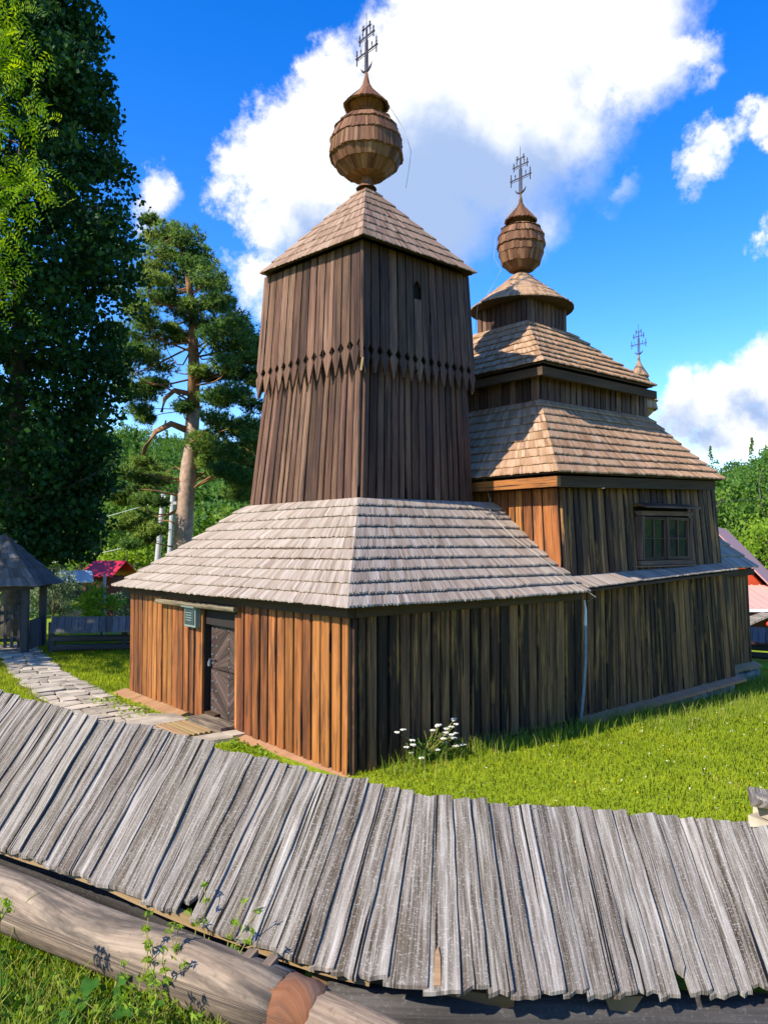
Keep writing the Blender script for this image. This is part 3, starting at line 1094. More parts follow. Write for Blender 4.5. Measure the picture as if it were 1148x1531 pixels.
SK = dict(sw=(1.38, 1.51), se=(4.10, 1.555), nw=(1.40, 4.74), ne=(4.09, 4.74))


def skirt_boards(k0, k1, n, out, ztip, zdia, ztop0, ztop1, opening=None, one=None):
    a0, a1 = np.array(SK[k0]), np.array(SK[k1])
    b0, b1 = np.array(TT[k0][:2]), np.array(TT[k1][:2])
    out = np.asarray(out, float)
    us = cuts(n, 0.10)

    def P(u, z):
        zt = ztop0 + (ztop1 - ztop0) * u
        f = (z - ztip) / (zt - ztip)
        xy = (a0 * (1 - u) + a1 * u) * (1 - f) + (b0 * (1 - u) + b1 * u) * f
        return np.array((xy[0], xy[1], z))
    wid = np.linalg.norm(a1 - a0)
    for i in range(n):
        u0, u1 = us[i] + .015 / wid, us[i + 1] - .015 / wid
        um, w = (u0 + u1) / 2, u1 - u0
        zt0, zt1 = ztop0 + (ztop1 - ztop0) * u0, ztop0 + (ztop1 - ztop0) * u1
        dn = rng.uniform(-.02, .02)
        zt_, zd_ = ztip + dn - .03, zdia
        cut = .32 * w
        outline = [(um - .05 * w, zt_), (um + .05 * w, zt_ + .004), (u1 - .03 * w, zd_ - .12), (u1 - .0 * w, zd_ - .085), (u1 - cut, zd_), (u1, zd_ + .09),
                   (u1, zt1), (u0, zt0), (u0, zd_ + .09), (u0 + cut, zd_), (u0 + .0 * w, zd_ - .085), (u0 + .03 * w, zd_ - .12)]
        if opening and opening[0] == i:
            z0, z1 = opening[1]
            arch = [(u0 + (u1 - u0) * f, z1 - .10 + .10 * math.sin(math.pi * f)) for f in np.linspace(0, 1, 7)]
            parts = [[p for p in outline if p[1] < z0] + [], None]
            lowp = outline[:6] + [(u1, z0), (u0, z0)] + outline[8:]
            upp = arch + [(u1, zt1), (u0, zt0)]
            polys = [lowp, upp]
        else:
            polys = [outline]
        th = .03 * rng.uniform(.85, 1.2)
        for pl in polys:
            mb = one if one is not None else MB()
            mb.poly([P(u, z) + out * .0 for u, z in pl], out * th, rnd=0.0 if one is None else rng.random(), uv=[(u * wid, z) for u, z in pl])
            if one is None:
                mb.obj('plank', M['tower'], tower)


skirt_boards('sw', 'nw', 13, (-1, 0, 0), 5.79, 6.185, 7.90, 8.05)
skirt_boards('sw', 'se', 14, (0, -1, 0), 5.76, 6.11, 7.90, 7.88, opening=(6, (7.17, 7.50)))
skirt_boards('nw', 'ne', 14, (0, 1, 0), 5.80, 6.13, 8.05, 7.95, one=rear)
skirt_boards('se', 'ne', 13, (1, 0, 0), 5.77, 6.10, 7.88, 7.95, one=rear)
tag(rear.obj('rear_planks', M['tower'], tower), kind='stuff')
mb = MB()
mb.beam((1.385, 1.50, 5.95), (1.45, 1.575, 7.88), .05, .05)
mb.obj('corner_post', M['tower'], tower)
mb = MB()
mb.beam((1.36, 1.49, 5.74), (1.35, 1.43, 5.94), .035, .02, up=(1, 1, 0))
mb.obj('loose_board', M['rawplank'], tower)

ec = dict(sw=(1.25, 1.32, 7.835), se=(3.96, 1.37, 7.835), nw=(1.25, 4.40, 8.03), ne=(4.2, 4.75, 7.95))
apex = np.array((2.70, 3.00, 9.62))


def ap(dx, dy):
    return apex + np.array((dx, dy, 0))


shingle_slope([ec['nw'], ec['sw'], ap(-.05, -.05), ap(-.05, .05)], 8, .07, M['shingle_brown'], church, 'tower_roof', t=.03)
shingle_slope([ec['sw'], ec['se'], ap(.05, -.05), ap(-.05, -.05)], 8, .07, M['shingle_brown'], church, 'tower_roof', t=.03)
shingle_slope([ec['ne'], ec['nw'], ap(-.05, .05), ap(.05, .05)], 8, .13, M['shingle_brown'], church, 'tower_roof', t=.03)
shingle_slope([ec['se'], ec['ne'], ap(.05, .05), ap(.05, -.05)], 8, .13, M['shingle_brown'], church, 'tower_roof', t=.03)


def ring_r(R, th, n=8, ph=0.35):
    a = 2 * math.pi / n
    t = ((th - ph) % a) - a / 2
    return R * math.cos(a / 2) / math.cos(t) * (0.55) + R * 0.45


def finial(parent, c, prof, bands, cap, mat, ns=8, ph=0.35, name='onion_finial'):
    """prof: body outline (r, z); bands: shingled rings (r0, z0, r1, z1) butt to head; cap likewise"""
    cx, cy = c
    prof = [(r * 1.01 if r > .3 else r, z) for r, z in prof]
    bands = [(a * 1.01, b, c_ * 1.01, d, w) for a, b, c_, d, w in bands]
    mb = MB()
    seg = 40
    vs, fs, uv = [], [], []
    for r, z in prof:
        for k in range(seg):
            t = 2 * math.pi * k / seg
            rr = ring_r(r, t, ns, ph)
            vs.append((cx + rr * math.cos(t), cy + rr * math.sin(t), z))
            uv.append((t * .6, z * 1.0))
    for i in range(len(prof) - 1):
        for k in range(seg):
            k2 = (k + 1) % seg
            fs.append((i * seg + k, i * seg + k2, (i + 1) * seg + k2, (i + 1) * seg + k))
    mb.add(vs, fs, uv)
    body = mb.obj(name, mat, parent)
    sh = MB()
    for (r0, z0, r1, z1, w) in bands + cap:
        n = max(14, int(2 * math.pi * r0 / w))
        us = cuts(n, .3) * 2 * math.pi
        for i in range(n):
            Q, off = [], []
            th = (.040 if r1 < r0 else .014) * rng.uniform(.8, 1.2)
            for t, r, z in ((us[i], r0, z0), (us[i + 1], r0, z0), (us[i + 1], r1, z1), (us[i], r1, z1)):
                rr = ring_r(r, t, ns, ph)
                Q.append(np.array((cx + rr * math.cos(t), cy + rr * math.sin(t), z)))
                off.append(np.array((math.cos(t), math.sin(t), .45)) * (th if r == r0 and z == z0 else .006))
            Q[0][2] += rng.uniform(-.012, .012)
            Q[1][2] += rng.uniform(-.012, .012)
            sh.hexa(Q, off, rnd=rng.random())
    tag(sh.obj('shingles', mat, body), kind='stuff')
    return body


def zmap(z0, k):
    return lambda py: z0 + (278 - py) * k


Z1 = zmap(9.76, .01303)
f1 = finial(church, (2.70, 3.00), [(.20, Z1(290)), (.11, Z1(282)), (.10, Z1(274)), (.34, Z1(272)), (.56, Z1(258)), (.655, Z1(246)), (.66, Z1(232)), (.60, Z1(208)), (.43, Z1(191)), (.28, Z1(184)),
                                  (.18, Z1(181)), (.17, Z1(176)), (.32, Z1(168)), (.32, Z1(164)), (.16, Z1(147)), (.075, Z1(136)), (.05, Z1(128)), (.022, Z1(118))],
            [(.36, Z1(271.5), .575, Z1(257), .06), (.57, Z1(258.5), .665, Z1(245), .06), (.67, Z1(246), .655, Z1(218), .05), (.655, Z1(224), .55, Z1(200), .05), (.57, Z1(205), .42, Z1(189), .05), (.45, Z1(193), .27, Z1(184), .05)],
            [(.405, Z1(170), .14, Z1(145), .05)], M['dome'])


def cross(parent, c, z0, h, lean=(0, 0)):
    cx, cy = c
    sh = MB()
    P = lambda y, z: np.array((cx + lean[0] * (z - z0), cy + lean[1] * (z - z0) + y * h, z0 + z * h))
    sh.beam(P(0, 0), P(0, .86), .027 * h, .024 * h, up=(1, 0, 0))
    sh.beam(P(.045, .08), P(.035, .62), .012 * h, .012 * h, up=(1, 0, 0))
    sh.beam(P(-.045, .08), P(-.035, .62), .012 * h, .012 * h, up=(1, 0, 0))
    sh.beam(P(0, .84), P(0, 1.12), .008, .008, up=(1, 0, 0))
    o = sh.obj('iron_cross', M['iron'], parent)
    for zz, half in ((.42, .27), (.70, .19), (.86, .09)):
        b = MB()
        b.beam(P(-half, zz), P(half, zz), .022 * h if half > .1 else .016 * h, .020 * h, up=(1, 0, 0))
        if half > .1:
            b.beam(P(-half, zz - .045), P(half, zz - .045), .009 * h, .009 * h, up=(1, 0, 0))
        for s in (-1, 1):
            e = half * s
            b.beam(P(e, zz - .10 * half / .2), P(e, zz + .11 * half / .2), .016 * h, .016 * h, up=(1, 0, 0))
            b.beam(P(e - .02, zz + .06), P(e + .02, zz + .06), .014 * h, .014 * h, up=(1, 0, 0))
            b.beam(P(e - .025, zz), P(e + .025, zz), .03 * h, .03 * h, up=(1, 0, 0))
            if half > .1:
                b.beam(P(e * .55, zz), P(e * .55, zz + .12), .012 * h, .012 * h, up=(1, 0, 0))
                b.beam(P(e * .55 - .018, zz + .085), P(e * .55 + .018, zz + .085), .012 * h, .012 * h, up=(1, 0, 0))
        b.obj('cross_bar', M['iron'], o)
    b = MB()
    b.tube([P(.15 * math.cos(t), .20 + .13 * math.sin(t)) for t in np.linspace(math.pi * 1.05, math.pi * 1.95, 10)], [.006 * h + .02 * h * math.sin(math.pi * k / 9) for k in range(10)], 6)
    b.obj('crescent', M['iron'], o)
    return o


cross(church, (2.70, 3.00), Z1(122), 1.07)

# ---- nave
NC = (7.3, 3.1)
nlow = solid('nave_wall', [(5.0, .0, .0), (10.5, -.08, .08), (10.5, 6.3, .08), (5.0, 6.3, .0), (5.0, .0, 2.25), (10.38, .02, 2.36), (10.38, 6.2, 2.36), (5.0, 6.2, 2.25)], M['core'], church)
plank_wall([(5.0, -.0, .01), (10.5, -.08, .11), (10.38, .02, 2.34), (5.0, .0, 2.2)], 29, M['umber'], nlow, (0, -1, 0), gap=.042)
mb = MB(); mb.hexa([(4.9, .0, .03), (10.62, -.08, .13), (10.62, -.30, .06), (4.9, -.22, -.04)], -UP * .05); mb.obj('sill_board', M['ledge'], nlow)
found = solid('foundation', [(5.0, .05, -.6), (10.5, .02, -.6), (10.5, 6.2, -.6), (5.0, 6.2, -.6), (5.0, .05, -.02), (10.5, .02, .06), (10.5, 6.2, .06), (5.0, 6.2, -.02)], M['soil'], church)


def stone_shape(c, s, mat, parent, name='stone'):
    mb = MB()
    v = []
    for (i, j, k) in ((-1, -1, -1), (1, -1, -1), (1, 1, -1), (-1, 1, -1), (-1, -1, 1), (1, -1, 1), (1, 1, 1), (-1, 1, 1)):
        v.append((c[0] + i * s[0] / 2 * rng.uniform(.7, 1), c[1] + j * s[1] / 2 * rng.uniform(.7, 1), c[2] + k * s[2] / 2 * rng.uniform(.7, 1)))
    mb.add(v, [(3, 2, 1, 0), (4, 5, 6, 7), (0, 1, 5, 4), (1, 2, 6, 5), (2, 3, 7, 6), (3, 0, 4, 7)])
    o = mb.obj(name, mat, parent)
    return o


xx = 6.2
while xx < 10.4:
    w = rng.uniform(.22, .42)
    for row in range(2):
        stone_shape((xx + w / 2 + row * .1, -.03, -.12 - row * .16), (w, .22, .15), M['greystone'], found)
    xx += w
# upper walls of the nave
uw = dict(sw=(XN, .11, 2.2), se=(10.46, .14, 2.45), sw2=(XN, .21, 3.95), se2=(10.40, .26, 4.20))
nup = solid('nave_upper_wall', [(XN, .115, .1), (10.46, .145, .1), (10.46, 6.1, .1), (XN, 6.1, .1), (XN, .215, 3.95), (10.40, .265, 4.20), (10.40, 5.98, 4.20), (XN, 5.98, 3.95)], M['core'], church)
WX0, WX1, WZ0, WZ1 = 7.05, 9.12, 2.56, 3.62
qs = [uw['sw'], uw['se'], uw['se2'], uw['sw2']]
lnx = 10.46 - XN
ua, ub = (WX0 - XN) / lnx, (WX1 - XN) / lnx
plank_wall(qs, 0, M['umber'], nup, (0, -1, 0), us=np.concatenate([cuts(12) * ua]), gap=.04)
plank_wall(qs, 0, M['umber'], nup, (0, -1, 0), us=ub + cuts(7) * (1 - ub), gap=.04)
plank_wall(qs, 0, M['umber'], nup, (0, -1, 0), us=ua + cuts(10) * (ub - ua), gap=.04, v0=.80)
mb = MB(); mb.hexa([bil(qs, ua, .0), bil(qs, ub, .0), bil(qs, ub, .165), bil(qs, ua, .165)], (0, -.03, 0)); mb.obj('apron_board', M['umber'], nup)
plank_wall([(XN, .11, 2.3), (XN, 2.0, 2.3), (XN, 2.0, 3.95), (XN, .21, 3.95)], 0, M['russet'], nup, (-1, 0, 0), us=np.array([0, .19, .31, .43, .53, .62, .72, .82, .91, 1.0]), gap=.034)
plank_wall([(XN, 2.0, 2.3), (XN, 5.98, 2.3), (XN, 5.98, 3.95), (XN, 2.0, 3.95)], 0, M['russet'], nup, (-1, 0, 0), one=None, us=cuts(16))
# window
win = MB()
yf = .13
for a, b in (((WX0 + .06, WZ1 - .05), (WX1 - .06, WZ1 - .02)), ((WX0 + .02, WZ0 + .05), (WX1 - .02, WZ0 + .05))):
    win.beam((a[0], yf, a[1]), (b[0], yf, b[1]), .16, .09)
for x in (WX0 + .11, WX1 - .11):
    win.beam((x, yf, WZ0 + .107), (x, yf, WZ1 - .107), .10, .155, up=(0, 1, 0))
window = win.obj('window', M['tower'], church)
mb = MB(); mb.beam(((WX0 + WX1) / 2, yf - .02, WZ0 + .108), ((WX0 + WX1) / 2, yf - .02, WZ1 - .108), .09, .13, up=(0, 1, 0)); mb.obj('mullion', M['tower'], window)
mb = MB(); mb.hexa([(WX0 - .02, -.10, WZ1 + .05), (WX1 + .02, -.10, WZ1 + .08), (WX1 + .02, .22, WZ1 + .16), (WX0 - .02, .22, WZ1 + .13)], UP * .035); mb.obj('window_hood', M['tower'], window)
mb = MB(); mb.hexa([(WX0 - .03, .02, WZ0 - .03), (WX1 + .03, .02, WZ0 - .03), (WX1 + .03, .16, WZ0 - .02), (WX0 - .03, .16, WZ0 - .02)], UP * .02); mb.obj('window_sill', M['ledge'], window)
for k in range(2):
    x0 = WX0 + .165 if k == 0 else (WX0 + WX1) / 2 + .05
    x1 = (WX0 + WX1) / 2 - .05 if k == 0 else WX1 - .165
    z0, z1 = WZ0 + .11, WZ1 - .11
    s = MB()
    for xq in (x0 + .025, x1 - .025):
        s.beam((xq, .105, z0), (xq, .105, z1), .05, .05, up=(0, 1, 0))
    xm, zm = (x0 + x1) / 2, (z0 + z1) / 2
    s.beam((xm, .108, z0 + .051), (xm, .108, z1 - .051), .026, .03, up=(0, 1, 0))
    for zq in (z0 + .025, z1 - .025):
        s.beam((x0 + .051, .105, zq), (x1 - .051, .105, zq), .045, .05)
    s.beam((x0 + .051, .11, zm), (xm - .014, .11, zm), .026, .026)
    s.beam((xm + .014, .11, zm), (x1 - .051, .11, zm), .026, .026)
    s.obj('sash', M['tower'], window)
    for i in range(2):
        for j in range(2):
            p = MB()
            xa, xb = (x0 + .045, xm - .01) if i == 0 else (xm + .01, x1 - .045)
            za, zb = (z0 + .045, zm - .01) if j == 0 else (zm + .01, z1 - .045)
            ty = rng.uniform(-.006, .006)
            p.hexa([(xa, .118, za), (xb, .118 + ty, za), (xb, .118 + ty, zb), (xa, .118, zb)], (0, .004, 0))
            p.obj('pane', M['glass'], window)
# pent roof between lower and upper nave walls
shingle_slope([(4.79, -.33, 2.225), (10.25, -.33, 2.405), (10.42, .16, 2.56), (4.79, .12, 2.43)], 1, .085, M['shingle'], church, 'pent_roof', t=.03, single_courses=1)
# eaves fascia and lower nave roof
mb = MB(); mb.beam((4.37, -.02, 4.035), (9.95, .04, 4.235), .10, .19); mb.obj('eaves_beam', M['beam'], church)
mb = MB(); mb.beam((4.36, -.075, 4.035), (4.36, 6.2, 4.035), .10, .17); mb.obj('eaves_beam', M['russet'], church)
n_sw, n_se, n_nw, n_ne = (4.22, -.17, 4.15), (10.12, -.17, 4.33), (4.22, 6.35, 4.15), (10.12, 6.35, 4.33)
k_sw, k_se, k_nw, k_ne = (5.80, 1.42, 5.80), (9.72, 1.42, 5.86), (5.80, 4.78, 5.80), (9.72, 4.78, 5.86)
shingle_slope([n_nw, n_sw, k_sw, k_nw], 9, .075, M['shingle_tan'], church, 'nave_roof', sag=.04)
shingle_slope([n_sw, n_se, k_se, k_sw], 9, .075, M['shingle_tan'], church, 'nave_roof', sag=.04)
shingle_slope([n_se, n_ne, k_ne, k_se], 9, .16, M['shingle_tan'], church, 'nave_roof', sag=.04)
shingle_slope([n_ne, n_nw, k_nw, k_ne], 9, .16, M['shingle_tan'], church, 'nave_roof', sag=.04)
# middle stage
tier = solid('clerestory', [(5.84, 1.46, 5.6), (9.68, 1.46, 5.6), (9.68, 4.74, 5.6), (5.84, 4.74, 5.6), (5.84, 1.46, 6.45), (9.68, 1.46, 6.45), (9.68, 4.74, 6.45), (5.84, 4.74, 6.45)], M['core'], church)
plank_wall([(5.83, 1.45, 5.65), (9.69, 1.45, 5.68), (9.69, 1.45, 6.3), (5.83, 1.45, 6.3)], 20, M['tower'], tier, (0, -1, 0), gap=.04, t=.04)
plank_wall([(5.83, 1.45, 5.65), (5.83, 4.74, 5.65), (5.83, 4.74, 6.3), (5.83, 1.45, 6.3)], 18, M['tower'], tier, (-1, 0, 0), gap=.03)
mb = MB(); mb.beam((5.56, 1.19, 6.29), (9.62, 1.19, 6.325), .10, .17); mb.obj('eaves_beam', M['beam'], church)
mb = MB(); mb.beam((5.55, 1.135, 6.29), (5.55, 5.0, 6.29), .10, .16); mb.obj('eaves_beam', M['beam'], church)  # dark beam colour stands in for the tower's shadow here
u_sw, u_se, u_nw, u_ne = (5.40, 1.02, 6.41), (9.42, 1.02, 6.45), (5.40, 5.18, 6.41), (9.42, 5.18, 6.45)
d_sw, d_se, d_nw, d_ne = (6.56, 2.36, 7.72), (8.04, 2.36, 7.72), (6.56, 3.84, 7.72), (8.04, 3.84, 7.72)
shingle_slope([u_nw, u_sw, d_sw, d_nw], 8, .075, M['shingle_tan'], church, 'upper_roof', sag=.03)
shingle_slope([u_sw, u_se, d_se, d_sw], 8, .075, M['shingle_tan'], church, 'upper_roof', sag=.03)
shingle_slope([u_se, u_ne, d_ne, d_se], 8, .16, M['shingle_tan'], church, 'upper_roof', sag=.03)
shingle_slope([u_ne, u_nw, d_nw, d_ne], 8, .16, M['shingle_tan'], church, 'upper_roof', sag=.03)
# lantern drum
dz0, dz1 = 7.5, 8.36
drum = solid('lantern', [(6.62, 2.42, dz0), (7.98, 2.42, dz0), (7.98, 3.78, dz0), (6.62, 3.78, dz0), (6.62, 2.42, dz1), (7.98, 2.42, dz1), (7.98, 3.78, dz1), (6.62, 3.78, dz1)], M['core'], church)
for a, b, out in (((6.6, 2.4), (8.0, 2.4), (0, -1, 0)), ((6.6, 2.4), (6.6, 3.8), (-1, 0, 0))):
    plank_wall([(*a, 7.6), (*b, 7.6), (*b, dz1), (*a, dz1)], 10, M['tower'], drum, out, gap=.02, t=.025)
mb = MB(); mb.beam((6.565, 2.365, 7.62), (6.565, 2.365, dz1), .07, .07); mb.obj('corner_post', M['russet'], drum)


def cone_roof(c, rings, width, mat, parent, deck):
    """rings: (radius, z) from the eave upwards"""
    cx, cy = c
    mb = MB()
    seg = 48
    vs, fs = [], []
    for r, z in rings:
        for k in range(seg):
            t = 2 * math.pi * k / seg
            vs.append((cx + r * math.cos(t), cy + r * math.sin(t), z - .02))
    vs.append((cx, cy, rings[0][1] + .03))
    for i in range(len(rings) - 1):
        for k in range(seg):
            fs.append((i * seg + k, i * seg + (k + 1) % seg, (i + 1) * seg + (k + 1) % seg, (i + 1) * seg + k))
    for k in range(seg):
        fs.append((k, len(vs) - 1, (k + 1) % seg))
    mb.add(vs, fs)
    dk = mb.obj(deck, M['beam'], parent)
    sh = MB()
    for i in range(len(rings) - 1):
        r0, z0 = rings[i]
        r1, z1 = rings[i + 1]
        if i < len(rings) - 2:
            r1, z1 = r1 + (rings[i + 2][0] - r1) * .25, z1 + (rings[i + 2][1] - z1) * .25
        n = max(12, int(2 * math.pi * r0 / width))
        us = cuts(n, .3) * 2 * math.pi
        for k in range(n):
            j = rng.uniform(-.012, .012)
            Q = [np.array((cx + r * math.cos(t), cy + r * math.sin(t), z)) for t, r, z in ((us[k], r0 + j, z0 - j * .5), (us[k + 1], r0 + j, z0 - j * .5), (us[k + 1], r1, z1), (us[k], r1, z1))]
            tt = .03 * rng.uniform(.8, 1.3)
            sh.hexa(Q, [UP * tt, UP * tt * .8, UP * .006, UP * .006], rnd=rng.random())
    tag(sh.obj('shingles', mat, dk), kind='stuff')
    return dk


cone = cone_roof(NC, [(1.15, 8.24), (.98, 8.37), (.80, 8.52), (.60, 8.68), (.42, 8.83), (.26, 8.97), (.10, 9.10)], .085, M['shingle_tan'], church, 'cone_roof')
Z2 = lambda py: 9.10 + (404 - py) * .01535
f2 = finial(church, NC, [(.13, Z2(410)), (.07, Z2(405)), (.07, Z2(402)), (.25, Z2(401)), (.42, Z2(391)), (.50, Z2(377)), (.515, Z2(366)), (.49, Z2(352)), (.40, Z2(339)), (.18, Z2(335)),
                         (.16, Z2(332)), (.28, Z2(329)), (.28, Z2(322)), (.13, Z2(309)), (.05, Z2(299)), (.03, Z2(290)), (.018, Z2(280))],
            [(.26, Z2(400.5), .43, Z2(390.5), .06), (.425, Z2(391.5), .51, Z2(375), .06), (.505, Z2(377), .52, Z2(364), .06), (.52, Z2(366), .50, Z2(349), .05), (.50, Z2(352), .41, Z2(338), .05), (.42, Z2(340), .24, Z2(332), .05)],
            [(.34, Z2(328), .12, Z2(307), .05)], M['dome'])
cross(church, NC, Z2(288), 1.02)

# ---- chancel behind the nave
chan = solid('chancel_wall', [(10.3, .8, -.2), (13.22, .78, -.2), (13.22, 5.3, -.2), (10.3, 5.3, -.2), (10.3, .8, 2.2), (13.1, .8, 2.2), (13.1, 5.3, 2.2), (10.3, 5.3, 2.2)], M['core'], church)
plank_wall([(10.48, .79, .08), (13.21, .77, .06), (13.1, .79, 2.2), (10.4, .79, 2.2)], 16, M['umber'], chan, (0, -1, 0), gap=.026)
mb = MB(); mb.hexa([(10.55, .77, .08), (13.34, .75, .06), (13.34, .55, -.02), (10.55, .55, .0)], -UP * .05); mb.obj('sill_board', M['ledge'], chan)
mb = MB(); mb.beam((10.45, .70, 2.28), (13.2, .70, 2.28), .12, .16); mb.obj('eaves_beam', M['beam'], chan)
xx = 10.6
while xx < 13.2:
    w = rng.uniform(.2, .36)
    for row in range(3):
        stone_shape((xx + w / 2 + row * .08, .78, -.08 - row * .15), (w, .24, .14), M['greystone'], chan)
    xx += w
shingle_slope([(10.42, .48, 2.36), (13.08, .48, 2.36), (12.05, 2.4, 4.2), (10.42, 2.4, 4.2)], 7, .11, M['shingle'], church, 'chancel_roof')
shingle_slope([(13.08, .48, 2.36), (13.08, 5.6, 2.36), (12.05, 3.6, 4.2), (12.05, 2.4, 4.2)], 7, .16, M['shingle'], church, 'chancel_roof')
shingle_slope([(13.08, 5.6, 2.36), (10.42, 5.6, 2.36), (10.42, 3.6, 4.2), (12.05, 3.6, 4.2)], 7, .16, M['shingle'], church, 'chancel_roof')
pil = MB(); pil.box((11.95, 2.98, 5.1), (.34, .34, 2.4)); pil.obj('finial_post', M['tower'], church)
Z3 = lambda py: 6.24 + (625 - py) * .0177
f3 = finial(church, (11.95, 2.98), [(.15, Z3(636)), (.14, Z3(626)), (.33, Z3(616)), (.40, Z3(608)), (.40, Z3(598)), (.34, Z3(590)), (.2, Z3(582)), (.18, Z3(580)), (.26, Z3(578)), (.25, Z3(574)), (.20, Z3(560)), (.10, Z3(546)), (.04, Z3(538)), (.02, Z3(528))],
            [(.43, Z3(600), .25, Z3(585), .05), (.42, Z3(612), .41, Z3(600), .05)], [(.29, Z3(576), .20, Z3(560), .05), (.225, Z3(562), .09, Z3(545), .05)], M['shingle_tan'])
cross(church, (11.95, 2.98), Z3(530), .76)

# ---- lightning conductor: wires and pipe
mb = MB(); mb.tube([(4.95, -.16, 1.6), (4.93, -.17, 1.0), (4.87, -.16, .45), (4.80, -.15, -.02)], .026, 8); mb.obj('conductor_pipe', M['pipe'], church)
mb = MB(); mb.tube([(4.97, -.13, 2.02), (4.96, -.16, 1.85), (4.95, -.16, 1.58)], [.012, .022, .028], 6); mb.obj('pipe_wrapping', M['whitepaint'], church)
mb = MB()
rp = lambda f, off=.05: bil([e_sw, e_se, t_se, t_sw], .93, f) + UP * off
mb.tube([(4.45, 1.75, 4.40), (4.5, 1.66, 4.0), (4.55, 1.62, 3.78)] + [bil([e_sw, e_se, t_se, t_sw], u, f) + UP * .06 for u, f in ((.90, .93), (.86, .82), (.85, .72), (.86, .55), (.90, .38), (.93, .22), (.96, .06))] + [(4.80, -.47, 2.10), (4.97, -.18, 2.0)], .006, 5)
mb.obj('conductor_wire', M['wire'], church)
for pts, nm in (([(2.72, 2.95, Z1(122)), (2.95, 2.72, Z1(163)), (3.22, 2.50, Z1(206)), (3.30, 2.42, Z1(236)), (3.22, 2.38, Z1(262)), (3.12, 2.38, Z1(300))], 'w'),
                ([(7.28, 3.05, Z2(288)), (6.85, 3.2, Z2(330)), (6.72, 3.35, Z2(355)), (6.72, 3.40, Z2(385)), (6.85, 3.3, Z2(402)), (6.45, 3.3, 8.55), (6.12, 3.35, 8.2), (6.1, 3.4, 7.6)], 'w')):
    mb = MB(); mb.tube(pts, .005, 5); mb.obj('conductor_wire', M['wire'], church)
# ------------------------------------------------------------------ things on and beside the church
nb = empty('notice_box', 'small grey green notice box on the west wall, left of the open doorway', 'notice box', loc=(-.09, 4.30, 1.73))
mb = MB(); mb.box((0, 0, 0), (.10, .42, .34)); mb.obj('case', M['box'], nb)
mb = MB(); mb.box((-.055, .0, .0), (.012, .35, .26)); mb.obj('face', M['boxface'], nb)
mb = MB()
for k in range(4):
    mb.box((-.064, .02, .07 - k * .042), (.004, .24 - .03 * (k % 2), .012))
mb.obj('notice_lines', M['box'], nb)
mb = MB(); mb.box((-.02, 0, .185), (.17, .47, .025), tilt=(0, -.12)); mb.obj('lid', M['box'], nb)

st = empty('door_step', 'worn pale wooden step below the church doorway', 'step', loc=(0, 3.5, 0))
mb = MB(); mb.box((-.10, .0, .045), (.34, 1.12, .11)); mb.obj('tread', M['log'], st)

gr = empty('boot_grate', 'wooden slatted boot grate laid in front of the church doorway', 'grate', loc=(-.62, 3.5, .0))
for k in range(6):
    mb = MB(); mb.box((-.22 + k * .088, 0, .055), (.05, .98, .03)); mb.obj('slat', M['rawplank'], gr)
for y in (-.40, .40):
    mb = MB(); mb.box((0, y, .025), (.56, .06, .03)); mb.obj('bearer', M['rawplank'], gr)

# ------------------------------------------------------------------ foreground board-roofed fence
fence = empty('board_roofed_fence', 'silvery weathered fence roofed with long overlapping boards, curving across the foreground', 'fence')


def fence_board(s0, s1, k):
    a0, a1, b0, b1 = curve(RIDGE, s0), curve(RIDGE, s1), curve(EAVE, s0), curve(EAVE, s1)
    w = np.linalg.norm(a1 - a0)
    nU, nV = 5, 9
    short = 0.0
    drop = rng.uniform(-.012, .014)
    ragged = .012
    if k in SHORT:
        short, ragged = SHORT[k]
    up = np.array((0, 0, 1.0))
    tiltu = rng.uniform(.006, .013)
    cup = rng.uniform(-.003, .004)
    th = rng.uniform(.018, .024)
    lift = rng.uniform(0, .010)
    wob = rng.uniform(-.0035, .0035, (2, nV))
    endj = rng.uniform(-ragged, ragged, nU)
    topj = rng.uniform(-.012, .012) + rng.uniform(-.004, .004, nU)
    g = -.008 / max(w, .05)
    twist = rng.uniform(-.012, .012)
    vs, uv = [], []
    ln = np.linalg.norm(b0 - a0)
    for layer in (0, 1):
        for j in range(nV):
            v = j / (nV - 1)
            for i in range(nU):
                u = i / (nU - 1)
                vv = v * (1 - short) + (drop / ln if j == nV - 1 else drop / ln * v)
                if j == nV - 1:
                    vv += endj[i] / ln
                if j == 0:
                    vv += topj[i] / ln
                uu = g + u * (1 - 2 * g)
                p = (a0 * (1 - uu) + a1 * uu) * (1 - vv) + (b0 * (1 - uu) + b1 * uu) * vv
                side = (a1 - a0) / w
                p = p + side * (wob[0, j] * (1 - u) + wob[1, j] * u)
                hh = lift + tiltu * (u - .5) * 2 + cup * (1 - (2 * u - 1) ** 2) + twist * (u - .5) * (v - .5) * 2
                hh += .004 * math.sin(v * 9 + k)
                p = p + up * (hh + (th if layer == 0 else 0))
                vs.append(p)
                uv.append((u * max(w, .08), v * ln))
    F = []
    n = nU * nV
    for j in range(nV - 1):
        for i in range(nU - 1):
            q = j * nU + i
            F.append((q, q + nU, q + nU + 1, q + 1))
            F.append((n + q, n + q + 1, n + q + nU + 1, n + q + nU))
    for j in range(nV - 1):
        q = j * nU
        F.append((q, n + q, n + q + nU, q + nU))
        q = j * nU + nU - 1
        F.append((q, q + nU, n + q + nU, n + q))
    for i in range(nU - 1):
        F.append((i, i + 1, n + i + 1, n + i))
        q = (nV - 1) * nU + i
        F.append((q, n + q, n + q + 1, q + 1))
    mb = MB()
    mb.add(vs, F, uv)
    mb.obj('roof_board', M['fence'], fence)


